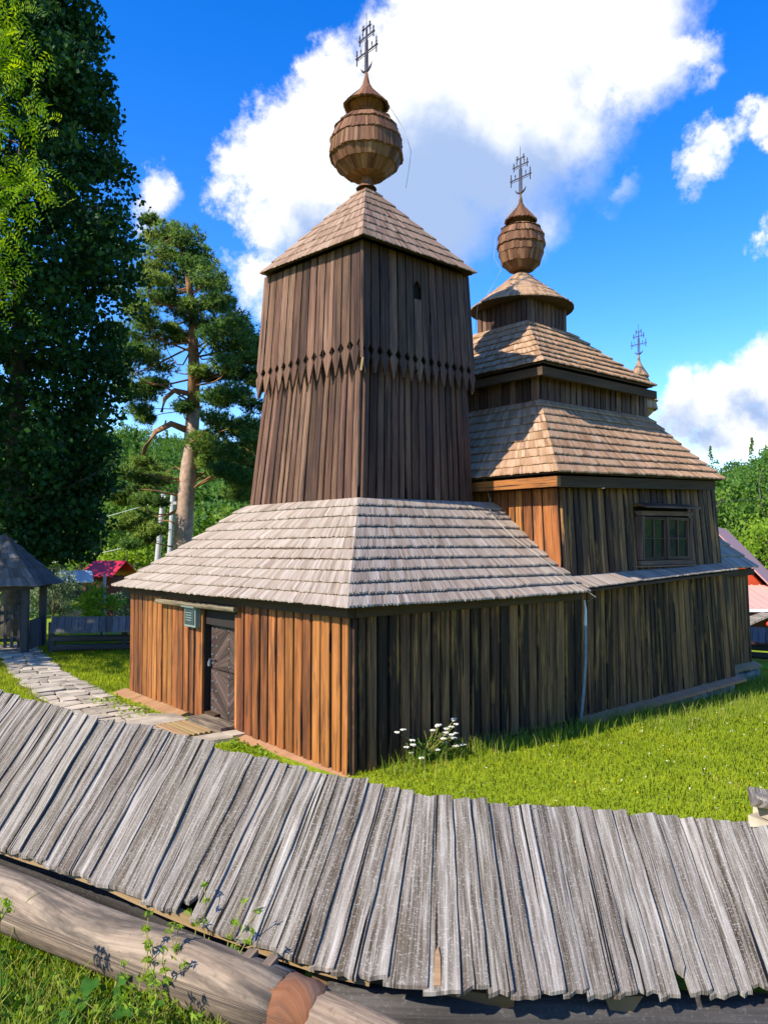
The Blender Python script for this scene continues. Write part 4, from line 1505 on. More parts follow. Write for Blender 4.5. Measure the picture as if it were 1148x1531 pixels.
SHORT = {20: (.10, .05), 21: (.02, .03), 42: (.09, .03), 46: (.05, .02), 47: (.045, .04), 33: (.02, .02)}
nseam = len(SEAM)
for k in range(nseam - 1):
    fence_board(SEAM[k], SEAM[k + 1], k)
# split boards in the stretch where one has rotted and a raw piece shows
mb = MB()
p0, p1 = curve(EAVE, 15.35), curve(RIDGE, 15.35)
a, b = p0 + (p1 - p0) * .01 + UP * .016, p0 + (p1 - p0) * .17 + UP * .030
sd_ = np.array((.76, -.65, 0))
mb.poly([a - sd_ * .018, a + sd_ * .02, a + (b - a) * .7 + sd_ * .016, b + sd_ * .002, a + (b - a) * .8 - sd_ * .012], UP * .016); mb.obj('raw_splinter', M['rawplank'], fence)
# back slope of the little roof, fascia strips, purlins
mb = MB()
for k in range(nseam - 1):
    a0, a1, b0, b1 = curve(RIDGE, SEAM[k]), curve(RIDGE, SEAM[k + 1]), curve(EAVE, SEAM[k]), curve(EAVE, SEAM[k + 1])
    c0, c1 = a0 + (a0 - b0) * np.array((.6, .6, -.6)), a1 + (a1 - b1) * np.array((.6, .6, -.6))
    mb.hexa([c1, c0, a0 - (a0 - b0) * .02, a1 - (a1 - b1) * .02], UP * .025, rnd=rng.random())
tag(mb.obj('rear_boards', M['fence'], fence), kind='stuff')
ts = np.arange(2.2, 14.6, .6)
mb = MB()
for i in range(len(ts) - 1):
    P = [curve(EAVE, t) * .955 + curve(RIDGE, t) * .045 + UP * (-.035) for t in (ts[i], ts[i + 1])]
    mb.beam(P[0], P[1], .05, .055)
mb.obj('fascia', M['rawplank'], fence)
for f, dz in ((.55, -.06), (.97, -.07)):
    mb = MB()
    mb.tube([curve(EAVE, t) * (1 - f) + curve(RIDGE, t) * f + UP * dz for t in np.arange(2.2, 32.5, 1.2)], .055, 8)
    mb.obj('purlin', M['darklog'], fence)
# log walls: the left stretch, then the right stretch set back under the roof
mb = MB()
la, lb = np.array((-5.40, -1.17, .80)), np.array((-4.02, -4.60, .655))
pts = [la + (lb - la) * f + np.array((0, 0, .012 * math.sin(f * 7))) for f in np.linspace(0, 1, 14)]
mb.tube(pts, [.165 + .006 * math.sin(k * 1.3) for k in range(14)], 20, wob=.012)
mb.obj('wall_log', M['log'], fence, True)
dirl = (lb - la) / np.linalg.norm(lb - la)
sidel = np.array((-dirl[1], dirl[0], 0))          # towards the churchyard
mb = MB()
pts = [curve(EAVE, t) * .72 + curve(RIDGE, t) * .28 - UP * .36 for t in np.arange(2.2, 13.0, 1.0)]
mb.tube(pts, .12, 14, wob=.02)
mb.obj('wall_log', M['darklog'], fence, True)
# notched end of the log with a fresh reddish cut, and the next log meeting it
mb = MB()
pts = [lb + dirl * f for f in (-.02, .06, .14, .20, .24)]
mb.tube(pts, [.160, .166, .160, .15, .12], 20, wob=.05)
mb.obj('cut_end', M['freshcut'], fence, True)
mb = MB()
for f in (-.26, -.13):
    mb.box(lb + dirl * f + UP * .155 + sidel * .05, (.05, .09, .035), rz=math.atan2(dirl[1], dirl[0]), tilt=(.2, .1))
mb.obj('wedge', M['log'], fence)
ra, rb = np.array((-3.86, -4.72, .42)), np.array((1.5, -8.45, -.12))
mb = MB(); mb.tube([lb + dirl * .20 + UP * -.015, lb + dirl * .9 + UP * -.06, lb + dirl * 1.5 + UP * -.10], .15, 14, wob=.02); mb.obj('wall_log', M['log'], fence, True)
for k in range(3):
    mb = MB()
    off = np.array((.16, .20, 0))
    pts = [ra + off + (rb - ra) * f + UP * (.06 - k * .25) for f in np.linspace(0, 1, 12)]
    mb.tube(pts, .14, 14, wob=.03)
    mb.obj('wall_log', M['darklog'], fence, True)
# corner bracket plank under the eave
mb = MB()
c0, c1 = curve(EAVE, 13.0), curve(EAVE, 17.6)
mid = (c0 + c1) / 2 + np.array((.10, .13, -.30))
mb.poly([c0 + np.array((.06, .08, -.055)), c1 + np.array((.06, .08, -.055)), c1 + np.array((.08, .1, -.12)), mid, c0 + np.array((.08, .1, -.14))], (.035, .045, 0))
mb.obj('bracket', M['rawplank'], fence)
mb = MB()
c0 = curve(EAVE, 19.9)
mb.poly([c0 + np.array((.05, .07, -.05)), c0 + np.array((.22, -.06, -.05)), c0 + np.array((.10, .02, -.24))], (.03, .04, 0))
mb.obj('bracket', M['rawplank'], fence)

# ------------------------------------------------------------------ flagged path
path = None
PC = [W(-10.9, 22.8), W(-10.1, 21.4), W(-9.0, 19.6), W(-8.05, 18.0), W(-6.9, 16.3), W(-5.6, 14.5), W(-4.35, 13.1), W(-3.55, 12.35)]
PWD = [1.2, 1.15, 1.1, 1.1, 1.15, 1.2, 1.2, 1.2]
mb = MB()


def pline(t):
    k = np.arange(len(PC))
    p = np.array([np.interp(t, k, [q[c] for q in PC]) for c in range(2)])
    t2 = min(t + .05, len(PC) - 1.0)
    t1 = t2 - .1
    d = np.array([np.interp(t2, k, [q[c] for q in PC]) - np.interp(t1, k, [q[c] for q in PC]) for c in range(2)])
    d /= np.linalg.norm(d)
    return p, d, np.interp(t, k, PWD)


ROWS = 40
NACR = 4
gridp = np.zeros((ROWS + 1, NACR + 1, 2))
for i in range(ROWS + 1):
    p, d, w = pline(i / ROWS * (len(PC) - 1))
    nrm = np.array((-d[1], d[0]))
    for j in range(NACR + 1):
        o = (j / NACR - .5) * w
        gridp[i, j] = p + nrm * (o + rng.uniform(-.09, .09)) + d * rng.uniform(-.08, .08)
vs = []
for i in range(ROWS + 1):
    for j in (0, NACR):
        c = gridp[i].mean(0)
        e = c + (gridp[i, j] - c) * 1.08
        vs.append((e[0], e[1], float(ground_z(e[0], e[1])) + .022))
fs = [(2 * i, 2 * i + 1, 2 * i + 3, 2 * i + 2) for i in range(ROWS)]
mb.add(vs, fs)
path = mb.obj('path', M['soil'])
tag(path, kind='structure')
for i in range(ROWS):
    j = 0
    while j < NACR:
        span = 2 if (j < NACR - 1 and rng.random() < .3) else 1
        q = [gridp[i, j], gridp[i, j + span], gridp[i + 1, j + span], gridp[i + 1, j]]
        j += span
        c = sum(q) / 4
        pts = []
        for m in range(4):
            a, b = q[m], q[(m + 1) % 4]
            for f in (.14, .86):
                e = a + (b - a) * f
                pts.append(c + (e - c) * rng.uniform(.86, .97))
        z0 = float(ground_z(c[0], c[1])) + .008
        tl = rng.uniform(-.012, .012, 2)
        h = .03 + rng.uniform(0, .02)
        mb = MB()
        mb.poly([(e[0], e[1], z0 + (e - c) @ tl) for e in pts], (0, 0, h))
        mb.obj('flagstone', M['stone'], path)
# landing stones in front of the door
lp = [(-1.30, 3.15), (-.90, 2.72), (-.28, 2.62), (-.06, 2.9), (-.30, 2.95), (-.92, 3.0)]
for pts in ([(-1.25, 3.0), (-.95, 2.6), (-.27, 2.5), (-.27, 2.93), (-.95, 2.98)], [(-1.35, 4.05), (-.95, 4.02), (-.28, 4.05), (-.28, 4.55), (-.7, 4.7), (-1.3, 4.5)],
            [(-1.32, 3.05), (-.93, 3.02), (-.93, 3.98), (-1.34, 4.0)], [(-.26, 2.6), (-.0, 2.6), (-.0, 2.9), (-.26, 2.93)], [(-.28, 4.1), (-.26, 4.12), (-.25, 4.6), (-.6, 4.9), (-.68, 4.72)]):
    mb = MB(); mb.poly([(*p, -.01) for p in pts], (0, 0, .055 + rng.uniform(0, .01))); mb.obj('flagstone', M['stone'], path)

# ------------------------------------------------------------------ low stone post with a wooden cap, right foreground
sp = empty('capped_stone_post', 'low pale stone post with a grey weathered wooden cap behind the fence', 'stone post', loc=(2.18, -4.38, 0))
for c, s in (((-.06, .03, .02), (.34, .30, .26)), ((.14, -.14, .0), (.26, .26, .22)), ((-.02, -.02, .19), (.30, .27, .14)), ((.16, .12, .05), (.24, .22, .24))):
    stone_shape(c, s, M['stone'], sp)
mb = MB(); mb.box((0, 0, .31), (.46, .44, .045), rz=.5, tilt=(.06, -.05)); mb.obj('cap_board', M['fence'], sp)
mb = MB(); mb.tube([(-.05, .02, .325), (-.05, .02, .355)], [.13, .12], 16); mb.obj('cap_disc', M['fence'], sp)


# ------------------------------------------------------------------ gate pavilion and far fences
def site_axes(o, yaw):
    o.rotation_euler = (0, 0, yaw)


FACE = YAW - math.pi / 2      # local +x to the photographer's right, local +y away
gp = empty('gate_pavilion', 'small shingled gate shelter with picket gate at the end of the path', 'gate shelter', loc=W(-10.6, 21.6, 0))
site_axes(gp, FACE + .12)
for x, y in ((-.95, -.75), (.80, -.75), (.80, .75), (-.95, .75)):
    mb = MB(); mb.beam((x, y, 0.0), (x, y, 1.75), .17, .17, up=(0, 1, 0)); mb.obj('post', M['darklog'], gp)
for i, (x0, x1) in enumerate(((.68, .66), (.68, .66))):
    pass
for k in range(4):
    mb = MB(); y = -.22 + k * .26; mb.box((.80, y, .46), (.035, .245, .80)); mb.obj('wall_board', M['darklog'], gp)
mb = MB(); mb.box((.56, 0, .40), (.42, 1.2, .05)); mb.obj('bench', M['darklog'], gp)
for a, b in (((-1.1, -.75), (1.0, -.75)), ((-1.1, .75), (1.0, .75))):
    mb = MB(); mb.beam((*a, 1.80), (*b, 1.80), .14, .14); mb.obj('head_beam', M['darklog'], gp)
qs4 = [(-1.35, -1.15, 1.80), (1.25, -1.15, 1.80), (1.25, 1.15, 1.80), (-1.35, 1.15, 1.80)]
ax = (-.05, 0, 3.25)
for i in range(4):
    a, b = qs4[i], qs4[(i + 1) % 4]
    S0 = SHINGLES_LEFT[0]
    shingle_slope([a, b, ax, ax], 6, .11, M['shingle_dark'], gp, 'roof', t=.04)
for k in range(9):
    mb = MB(); mb.box((-.80 + k * .175, -.62, .72), (.075, .03, 1.15)); mb.obj('picket', M['darklog'], gp)
for z in (.35, 1.08):
    mb = MB(); mb.box((-.10, -.58, z), (1.5, .04, .09)); mb.obj('gate_rail', M['darklog'], gp)
mb = MB(); mb.beam((-.80, -.575, .36), (.60, -.575, 1.05), .07, .03, up=(0, 1, 0)); mb.obj('gate_brace', M['darklog'], gp)


def far_fence(label, lat0, d0, lat1, d1, dz=0.0):
    a, b = W(lat0, d0), W(lat1, d1)
    a[2], b[2] = float(ground_z(a[0], a[1])), float(ground_z(b[0], b[1]))
    o = empty('log_fence', label, 'fence', 'shingle-capped log fences of the churchyard', loc=a)
    v = b - a
    L_ = np.linalg.norm(v[:2])
    u = v / L_
    nrm = np.array((u[1], -u[0], 0))
    for z, r in ((.16, .10), (.40, .09)):
        mb = MB(); mb.tube([u * f + UP * z for f in np.linspace(0, L_, 8)], r, 10, wob=.04); mb.obj('rail', M['darklog'], o, True)
    k = 0
    while k * 1.9 < L_:
        mb = MB(); p = u * (k * 1.9); mb.beam(p, p + UP * .85, .15, .15, up=nrm); mb.obj('post', M['darklog'], o); k += 1
    n = int(L_ / .17)
    for i in range(n):
        for s in (1, -1):
            p0, p1 = u * (i * L_ / n + .006), u * ((i + 1) * L_ / n - .006)
            mb = MB()
            h = rng.uniform(-.015, .015)
            mb.hexa([p0 + nrm * s * .44 + UP * (.60 + h), p1 + nrm * s * .44 + UP * (.60 + h), p1 + nrm * s * .01 + UP * .98, p0 + nrm * s * .01 + UP * .98], UP * .025, rnd=rng.random())
            mb.obj('cap_board', M['shingle_dark'], o)
    return o


far_fence('low log fence with a dark shingle cap running right from the gate shelter', -9.1, 21.2, -4.2, 22.6)
far_fence('low log fence with a shingle cap at the right edge, below the red house', 10.6, 23.5, 14.5, 21.5)

# ------------------------------------------------------------------ houses beyond the churchyard
rh = empty('red_house', 'house with a dull mauve sheet roof and orange red wall, beyond the church', 'house', loc=W(12.7, 30, 0))
site_axes(rh, FACE)
mb = MB()
# gable roof whose ridge runs away to the right
rg0, rg1 = np.array((0, 0, 3.62)), np.array((5.1, 10.0, 3.62))
dn_r, dn_l = np.array((3.1, -.2, -3.25)), np.array((-4.2, 2.0, -3.25))
mb.hexa([rg0 + dn_r, rg1 + dn_r, rg1, rg0], UP * .07)
mb.hexa([rg1 + dn_l, rg0 + dn_l, rg0, rg1], UP * .07)
mb.obj('roof', M['mauvetin'], rh)
mb = MB()
mb.poly([(-2.6, 1.4, -3.0), (3.2, .5, -3.0), (3.2, .5, .45), (.12, .5, 3.45), (-2.6, 1.4, .9)], (4.6, 9.0, 0))
mb.obj('wall', M['orangewall'], rh)
mb = MB()
mb.hexa([(-1.5, -2.4, .62), (4.6, -2.4, .62), (4.6, .3, 1.28), (-1.5, .3, 1.28)], UP * .05)
pr = mb.obj('porch_roof', M['mauvetin'], rh)
for k in range(20):
    mb = MB(); x = -1.4 + k * .31; mb.beam((x, -2.4, .68), (x, .29, 1.34), .04, .05); mb.obj('seam', M['mauvetin'], pr)
mb = MB(); mb.box((1.5, -2.44, .58), (6.2, .06, .10)); mb.obj('fascia', M['whitepaint'], rh)
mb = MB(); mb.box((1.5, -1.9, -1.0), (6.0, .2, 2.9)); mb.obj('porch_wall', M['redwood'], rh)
mb = MB(); mb.box((1.5, -2.6, -.12), (6.1, .08, .10)); mb.obj('handrail', M['ledge'], rh)
mb = MB()
mb.hexa([(-.05, -3.2, .12), (.75, -3.2, .46), (.75, -2.1, .46), (-.05, -2.1, .12)], UP * .07)
mb.hexa([(.75, -3.2, .46), (1.55, -3.2, .12), (1.55, -2.1, .12), (.75, -2.1, .46)], UP * .07)
mb.obj('gable_hood', M['fence'], rh)
mb = MB()
mb.tube([(.62, -3.15, .16), (.62, -3.25, .20), (.62, -3.3, .26)], [.07, .09, .04], 10); mb.obj('lamp', M['lampred'], rh)

rr_ = empty('red_roofed_shed', 'shed with a bright red sheet roof among the trees behind the fence', 'shed', loc=W(-12.75, 36, 1.2))
site_axes(rr_, FACE - .25)
rr_.scale = (.68, .68, .68)
mb = MB()
mb.hexa([(-1.4, -1.6, 0.35), (1.2, -1.6, 0.35), (1.2, 0, 1.35), (-1.4, 0, 1.35)], UP * .06)
mb.hexa([(1.2, 1.6, 0.35), (-1.4, 1.6, 0.35), (-1.4, 0, 1.35), (1.2, 0, 1.35)], UP * .06)
mb.obj('roof', M['redtin'], rr_)
mb = MB(); mb.box((-.1, 0, -1.5), (2.2, 2.6, 3.7)); mb.obj('wall', M['redwood'], rr_)

wh = empty('well_house', 'little open hut with a pale blue roof among bushes', 'hut', loc=W(-13.6, 34, -.9))
site_axes(wh, FACE + .5)
mb = MB()
mb.hexa([(-.7, -.55, 2.15), (.7, -.55, 2.15), (.7, 0, 2.62), (-.7, 0, 2.62)], UP * .05)
mb.hexa([(.7, .55, 2.15), (-.7, .55, 2.15), (-.7, 0, 2.62), (.7, 0, 2.62)], UP * .05)
mb.obj('roof', M['bluetin'], wh)
for x in (-.55, .55):
    for y in (-.4, .4):
        mb = MB(); mb.beam((x, y, -.3), (x, y, 2.15), .1, .1, up=(0, 1, 0)); mb.obj('post', M['darklog'], wh)
mb = MB(); mb.box((0, 0, .35), (1.0, .8, 1.1)); mb.obj('well_box', M['fence'], wh)

po = empty('utility_pole', 'pair of pale concrete utility poles beside the pine trunk', 'utility pole', loc=W(-11.1, 38, -1.6))
site_axes(po, FACE)
for x, l in ((-.35, .55), (.38, .30)):
    mb = MB(); mb.tube([(x, 0, 0), (x + l, 0, 7.0)], [.17, .12], 12); mb.obj('pole', M['concrete'], po)
mb = MB(); mb.box((.45, -.05, 6.55), (1.7, .12, .14)); mb.obj('crossarm', M['concrete'], po)
for x in (-.2, .3, .62, 1.1):
    mb = MB(); mb.tube([(x, -.05, 6.62), (x, -.05, 6.9)], [.07, .05], 8); mb.obj('insulator', M['whitepaint'], po)
for i, (dz, nm) in enumerate(((6.7, 'upper'), (5.6, 'lower'))):
    a = W(-10.9, 38, -1.6 + dz - .8 * i)
    b = W(-24, 37, 2.2 - i * 1.1)
    pts = [a + (b - a) * f - UP * 1.2 * math.sin(math.pi * f) * .3 for f in np.linspace(0, 1, 12)]
    mb = MB(); mb.tube(pts, .014, 5)
    tag(mb.obj('power_line', M['whitepaint']), nm + ' of the two pale power lines crossing in front of the wooded slope', 'power line', 'power lines at the left')
mb = MB()
a, b = W(15, 44, 5.6), W(27, 46, 6.4)
mb.tube([a + (b - a) * f - UP * .5 * math.sin(math.pi * f) for f in np.linspace(0, 1, 10)], .015, 5)
tag(mb.obj('power_line', M['iron']), 'thin dark wire above the mauve roof against the right-hand wood', 'power line')
wp = empty('wooden_post', 'thin grey wooden post standing among bushes left of the church', 'post', loc=W(-9.45, 26, -.4))
mb = MB(); mb.tube([(0, 0, 0), (.02, 0, 1.2), (.05, 0, 2.35)], [.07, .065, .055], 8, wob=.06); mb.obj('shaft', M['concrete'], wp)


# ------------------------------------------------------------------ plants
def rand_rot(n):
    q = rng.normal(size=(n, 4))
    q /= np.linalg.norm(q, axis=1)[:, None]
    w, x, y, z = q.T
    R_ = np.stack([1 - 2 * (y * y + z * z), 2 * (x * y - z * w), 2 * (x * z + y * w), 2 * (x * y + z * w), 1 - 2 * (x * x + z * z), 2 * (y * z - x * w),
                   2 * (x * z - y * w), 2 * (y * z + x * w), 1 - 2 * (x * x + y * y)], -1).reshape(-1, 3, 3)
    return R_


def leaves(P, size, aspect=.6, droop=0.0, jit=.35):
    """a pointed two-triangle leaf at every point of P; size scalar or array"""
    n = len(P)
    s = (np.broadcast_to(size, (n,)) * rng.uniform(1 - jit, 1 + jit, n))[:, None]
    R_ = rand_rot(n)
    a, b = R_[:, :, 0].copy(), R_[:, :, 1]
    if droop:
        a[:, 2] -= droop
        a /= np.linalg.norm(a, axis=1)[:, None]
        b = np.cross(a, R_[:, :, 2])
        b /= np.linalg.norm(b, axis=1)[:, None] + 1e-9
    V = np.stack([P - a * s * .5, P + b * s * aspect * .5 - a * s * .05, P + a * s * .5, P - b * s * aspect * .5 - a * s * .05], 1)
    F = np.arange(4 * n).reshape(-1, 4)
    return V.reshape(-1, 3), F


def clump_points(centres, rads, per):
    """leaf points scattered in flattened clumps, denser to the outside"""
    k = np.repeat(np.arange(len(centres)), per)
    d = rng.normal(size=(len(k), 3))
    d /= np.linalg.norm(d, axis=1)[:, None]
    r = rng.uniform(0, 1, len(k)) ** .45
    return centres[k] + d * (r * rads[k])[:, None] * np.array((1, 1, .75)), k


def leaf_obj(name, P, size, mat, parent, rnd=None, aspect=.6, droop=0.0):
    V, F = leaves(P, size, aspect, droop)
    n = len(P)
    r = rng.uniform(0, 1, n) if rnd is None else np.clip(rnd + rng.uniform(-.22, .22, n), 0, .999)
    me = fast_mesh(name, V, F, np.repeat(r, 4), mat)
    return link(bpy.data.objects.new(name, me), parent)


def ellipsoid_clumps(c, rad, n, lo=.55, squash=None):
    d = rng.normal(size=(n, 3))
    d /= np.linalg.norm(d, axis=1)[:, None]
    r = rng.uniform(lo ** 3, 1, n) ** (1 / 3)
    return np.asarray(c) + d * r[:, None] * np.asarray(rad)


def limb(mb, a, b, r0, r1, bend=.15, n=6, seg=7):
    a, b = np.asarray(a, float), np.asarray(b, float)
    off = rng.normal(size=3) * np.linalg.norm(b - a) * bend * .5
    pts = [a + (b - a) * f + off * math.sin(math.pi * f) for f in np.linspace(0, 1, n)]
    mb.tube(pts, list(np.linspace(r0, r1, n)), seg, wob=.08)
    return pts


# tall dark tree at the left
dt = empty('dark_tree', 'tall dark green tree filling the left edge behind the gate shelter', 'tree', loc=(0, 0, 0))
bse = W(-11.75, 24.5, -.1)
mb = MB()
mb.tube([bse + np.array((0, 0, z)) for z in (-.3, 1.5, 4, 8, 14, 19)], [.42, .36, .30, .24, .15, .05], 12, wob=.05)
dc = []
for z in np.arange(2.6, 23.5, .42):
    f = (z - 2.6) / 21.0
    rmax = 3.5 * (math.sin(math.pi * min(1, f * .88 + .12)) ** .55)
    for k in range(15):
        t = rng.uniform(0, 6.283)
        rr = rmax * rng.uniform(.08, 1.0) ** .5
        dc.append(bse + np.array((rr * math.cos(t), rr * math.sin(t), z + rng.uniform(-.3, .3))))
dc = np.array(dc)
for i in range(0, len(dc), 7):
    limb(mb, bse + np.array((0, 0, max(1.5, dc[i][2] - bse[2] - 1.0))), dc[i], .06, .015, n=4, seg=5)
mb.obj('trunk', M['bark'], dt, True)
pp, kk = clump_points(dc, rng.uniform(.5, .95, len(dc)), 125)
leaf_obj('crown', pp, .18, M['leaf_dark'], dt, rnd=rng.uniform(.1, .9, len(dc))[kk], aspect=.8)

# ash tree, its trunk outside the frame, bright branches reaching in
at_ = empty('ash_tree', 'fresh green ash branches hanging in at the top left edge', 'tree')
ab = W(-16.4, 15.6, -.1)
mb = MB()
mb.tube([ab + np.array((0, 0, z)) for z in (-.3, 2, 6, 11, 17, 22)], [.5, .42, .36, .28, .18, .06], 12, wob=.05)
ac = list(ellipsoid_clumps(ab + np.array((0, 0, 15.2)), (5.6, 5.6, 10.0), 330, .5))  # unseen crown, sized and placed to shade dark_tree
for i in range(0, len(ac), 6):
    limb(mb, ab + np.array((0, 0, max(3.5, ac[i][2] - ab[2] - 2.0))), ac[i], .10, .02, n=5, seg=5)
tips = []
for lt, dd, z in ((-7.2, 14.2, 12.6), (-7.6, 14.3, 11.6), (-6.9, 14.1, 11.0), (-7.9, 14.5, 10.6), (-7.0, 14.2, 10.0), (-6.5, 13.9, 9.55), (-7.6, 14.3, 9.2), (-7.1, 14.0, 8.6), (-7.5, 14.2, 8.1),
                  (-8.0, 14.4, 12.9), (-8.2, 14.6, 9.9), (-8.2, 14.5, 8.8), (-7.9, 14.2, 13.6), (-7.3, 14.0, 13.1), (-7.4, 14.1, 7.6), (-8.6, 14.8, 11.2), (-7.0, 14.0, 12.0), (-7.9, 14.2, 7.9), (-7.8, 14.2, 12.1), (-7.5, 14.0, 10.5)):
    e = W(lt, dd, z)
    s0 = W(-12.3, 15.0, z + rng.uniform(.6, 1.8))
    pts = limb(mb, s0, e, .05, .008, .08, 8, 5)
    for p in pts[3:]:
        tips.append(p)
for i in range(8):
    z = 8 + i * .8
    limb(mb, ab + np.array((0, 0, z - 1.5)), W(-12.3, 15.0, z + .8), .12, .05, .05, 6, 6)
mb.obj('trunk', M['bark'], at_, True)
ac = np.array(ac)
pp, kk = clump_points(ac, rng.uniform(.8, 1.5, len(ac)), 42)
leaf_obj('crown', pp, .34, M['leaf_ash'], at_, aspect=.6)
# hanging sprays of leaflets: a bent stalk with paired leaflets
LV, LF, LR = [], [], []
nl = 0
stalks = MB()
for p in tips:
    for _ in range(44):
        o = p + rng.normal(size=3) * np.array((.34, .34, .26))
        d = rng.normal(size=3)
        d[2] = d[2] * .4 - .55
        d /= np.linalg.norm(d)
        sd = np.cross(d, rng.normal(size=3))
        sd /= np.linalg.norm(sd)
        rr = rng.uniform(0, 1)
        for j in range(5):
            q = o + d * .062 * j + np.array((0, 0, -.005 * j * j))
            for s in (-1, 1):
                ax_ = sd * s * .85 + d * .5
                ax_ /= np.linalg.norm(ax_)
                sz = .10 * rng.uniform(.8, 1.2)
                w_ = np.cross(ax_, np.cross(sd, d))
                w_ /= np.linalg.norm(w_) + 1e-9
                LV += [q, q + ax_ * sz * .5 + w_ * sz * .17, q + ax_ * sz, q + ax_ * sz * .5 - w_ * sz * .17]
                LF.append((nl, nl + 1, nl + 2, nl + 3))
                LR += [min(.999, max(0, rr + rng.uniform(-.1, .1)))] * 4
                nl += 4
link(bpy.data.objects.new('leaf_sprays', fast_mesh('leaf_sprays', LV, LF, LR, M['leaf_ash'])), at_)

# Scots pine
pt = empty('pine_tree', 'tall old pine with a leaning orange barked trunk left of the church', 'tree')
D = 34.0


def PW(px, py, dd=0.0):
    """pine crown layout: metres right / up from the trunk foot, kept as a small table below"""
    return W(px, D + dd, py)


trunk = [(-8.98, -1.0), (-8.92, 2.0), (-8.74, 5.0), (-8.60, 7.0), (-8.48, 9.0), (-8.44, 11.0), (-8.55, 13.0), (-8.78, 15.0), (-9.05, 16.4)]
mb = MB()
tp = [PW(x, z, .10 * math.sin(z)) for x, z in trunk]
mb.tube(tp[:5], [.46, .41, .37, .33, .29], 14, wob=.06)
tr_o = mb.obj('trunk', M['bark_pine'], pt, True)
mb = MB()
mb.tube(tp[4:], [.285, .24, .19, .13, .05], 12, wob=.05)


def trunk_at(z):
    zz = [t[1] for t in trunk]
    return PW(np.interp(z, zz, [t[0] for t in trunk]), z)


PADS = [(-9.2, 16.6, .9), (-9.9, 16.3, .8), (-8.5, 15.9, .95), (-10.6, 15.3, .9), (-9.4, 15.3, 1.0), (-8.0, 14.8, .95), (-7.5, 14.0, 1.0), (-10.4, 14.2, 1.0), (-11.2, 13.5, 1.0), (-9.4, 13.9, .9),
        (-7.0, 13.0, 1.0), (-6.4, 12.3, 1.0), (-8.1, 12.9, .9), (-10.2, 12.6, 1.0), (-11.3, 12.1, 1.1), (-9.3, 12.3, .7), (-6.0, 11.6, .9), (-7.2, 11.7, 1.0), (-10.6, 11.1, 1.0), (-11.5, 10.6, 1.0),
        (-5.9, 10.7, .9), (-6.8, 10.6, .9), (-9.9, 10.2, .7), (-10.9, 9.7, .9), (-7.9, 10.4, .7), (-7.3, 9.4, .9), (-6.2, 9.3, .9), (-8.8, 9.1, .6), (-10.9, 8.8, .7),
        (-6.9, 8.3, 1.0), (-6.0, 8.0, 1.0), (-7.4, 7.2, 1.0), (-6.3, 6.9, 1.1), (-5.6, 7.4, .9), (-7.0, 6.1, .95), (-6.0, 5.8, .95), (-7.7, 6.5, .7), (-5.3, 6.3, .8), (-6.5, 5.1, .8), (-8.0, 7.8, .6),
        (-11.6, 11.7, .8), (-5.4, 10.0, .7), (-10.0, 17.0, .5)]
LOW = [(-10.6, 6.6, .75), (-11.3, 6.2, .7), (-10.2, 5.9, .7), (-11.0, 5.3, .8), (-10.3, 4.9, .7), (-11.7, 5.0, .7), (-10.8, 4.2, .8), (-10.2, 3.6, .7), (-11.4, 3.9, .6), (-10.7, 3.1, .6)]
pc, pr_ = [], []
for (x, z, r) in PADS + LOW:
    for dd in ((-1.7, .1, 1.7) if r > .8 else (-.7, .8)):
        c = PW(x + rng.uniform(-.25, .25), z + rng.uniform(-.2, .2), dd + rng.uniform(-.5, .5))
        pc.append(c)
        pr_.append(r * rng.uniform(.75, 1.05))
        if rng.random() < .5:
            limb(mb, trunk_at(max(2.5, z - rng.uniform(.1, .9))), c, .05, .012, .5, 6, 5)
# two bare crooked limbs on the left
pts = [PW(-8.75, 8.0), PW(-9.3, 8.2, -.5), PW(-9.9, 7.8, -.8), PW(-10.3, 7.1, -.9), PW(-10.5, 6.3, -.9)]
mb.tube(pts, [.16, .14, .12, .10, .08], 9, wob=.05)
pts = [PW(-8.6, 9.6), PW(-9.2, 9.7, -.4), PW(-9.6, 9.3, -.5), PW(-9.7, 8.7, -.6)]
mb.tube(pts, [.13, .11, .09, .07], 8, wob=.05)
mb.obj('limbs', M['bark_orange'], pt, True)
pc, pr_ = np.array(pc), np.array(pr_)
# needle tufts: thin blades bursting from twig ends
tuft, tk = clump_points(pc, pr_ * .93, 165)
tuft[:, 2] = pc[tk][:, 2] + (tuft[:, 2] - pc[tk][:, 2]) * .62
nn = 9
base = np.repeat(tuft, nn, 0)
dv = rng.normal(size=(len(base), 3))
dv[:, 2] += .55
dv /= np.linalg.norm(dv, axis=1)[:, None]
sdv = np.cross(dv, rng.normal(size=dv.shape))
sdv /= np.linalg.norm(sdv, axis=1)[:, None]
ln_ = rng.uniform(.14, .26, len(base))[:, None]
Vn = np.stack([base - sdv * .021, base + sdv * .021, base + dv * ln_], 1).reshape(-1, 3)
Fn = np.arange(len(Vn)).reshape(-1, 3)
rn = np.clip(np.repeat(rng.uniform(.1, .8, len(pc))[tk], nn) + rng.uniform(-.2, .2, len(base)), 0, .999)
link(bpy.data.objects.new('crown', fast_mesh('crown', Vn, Fn, np.repeat(rn, 3), M['needle'])), pt)


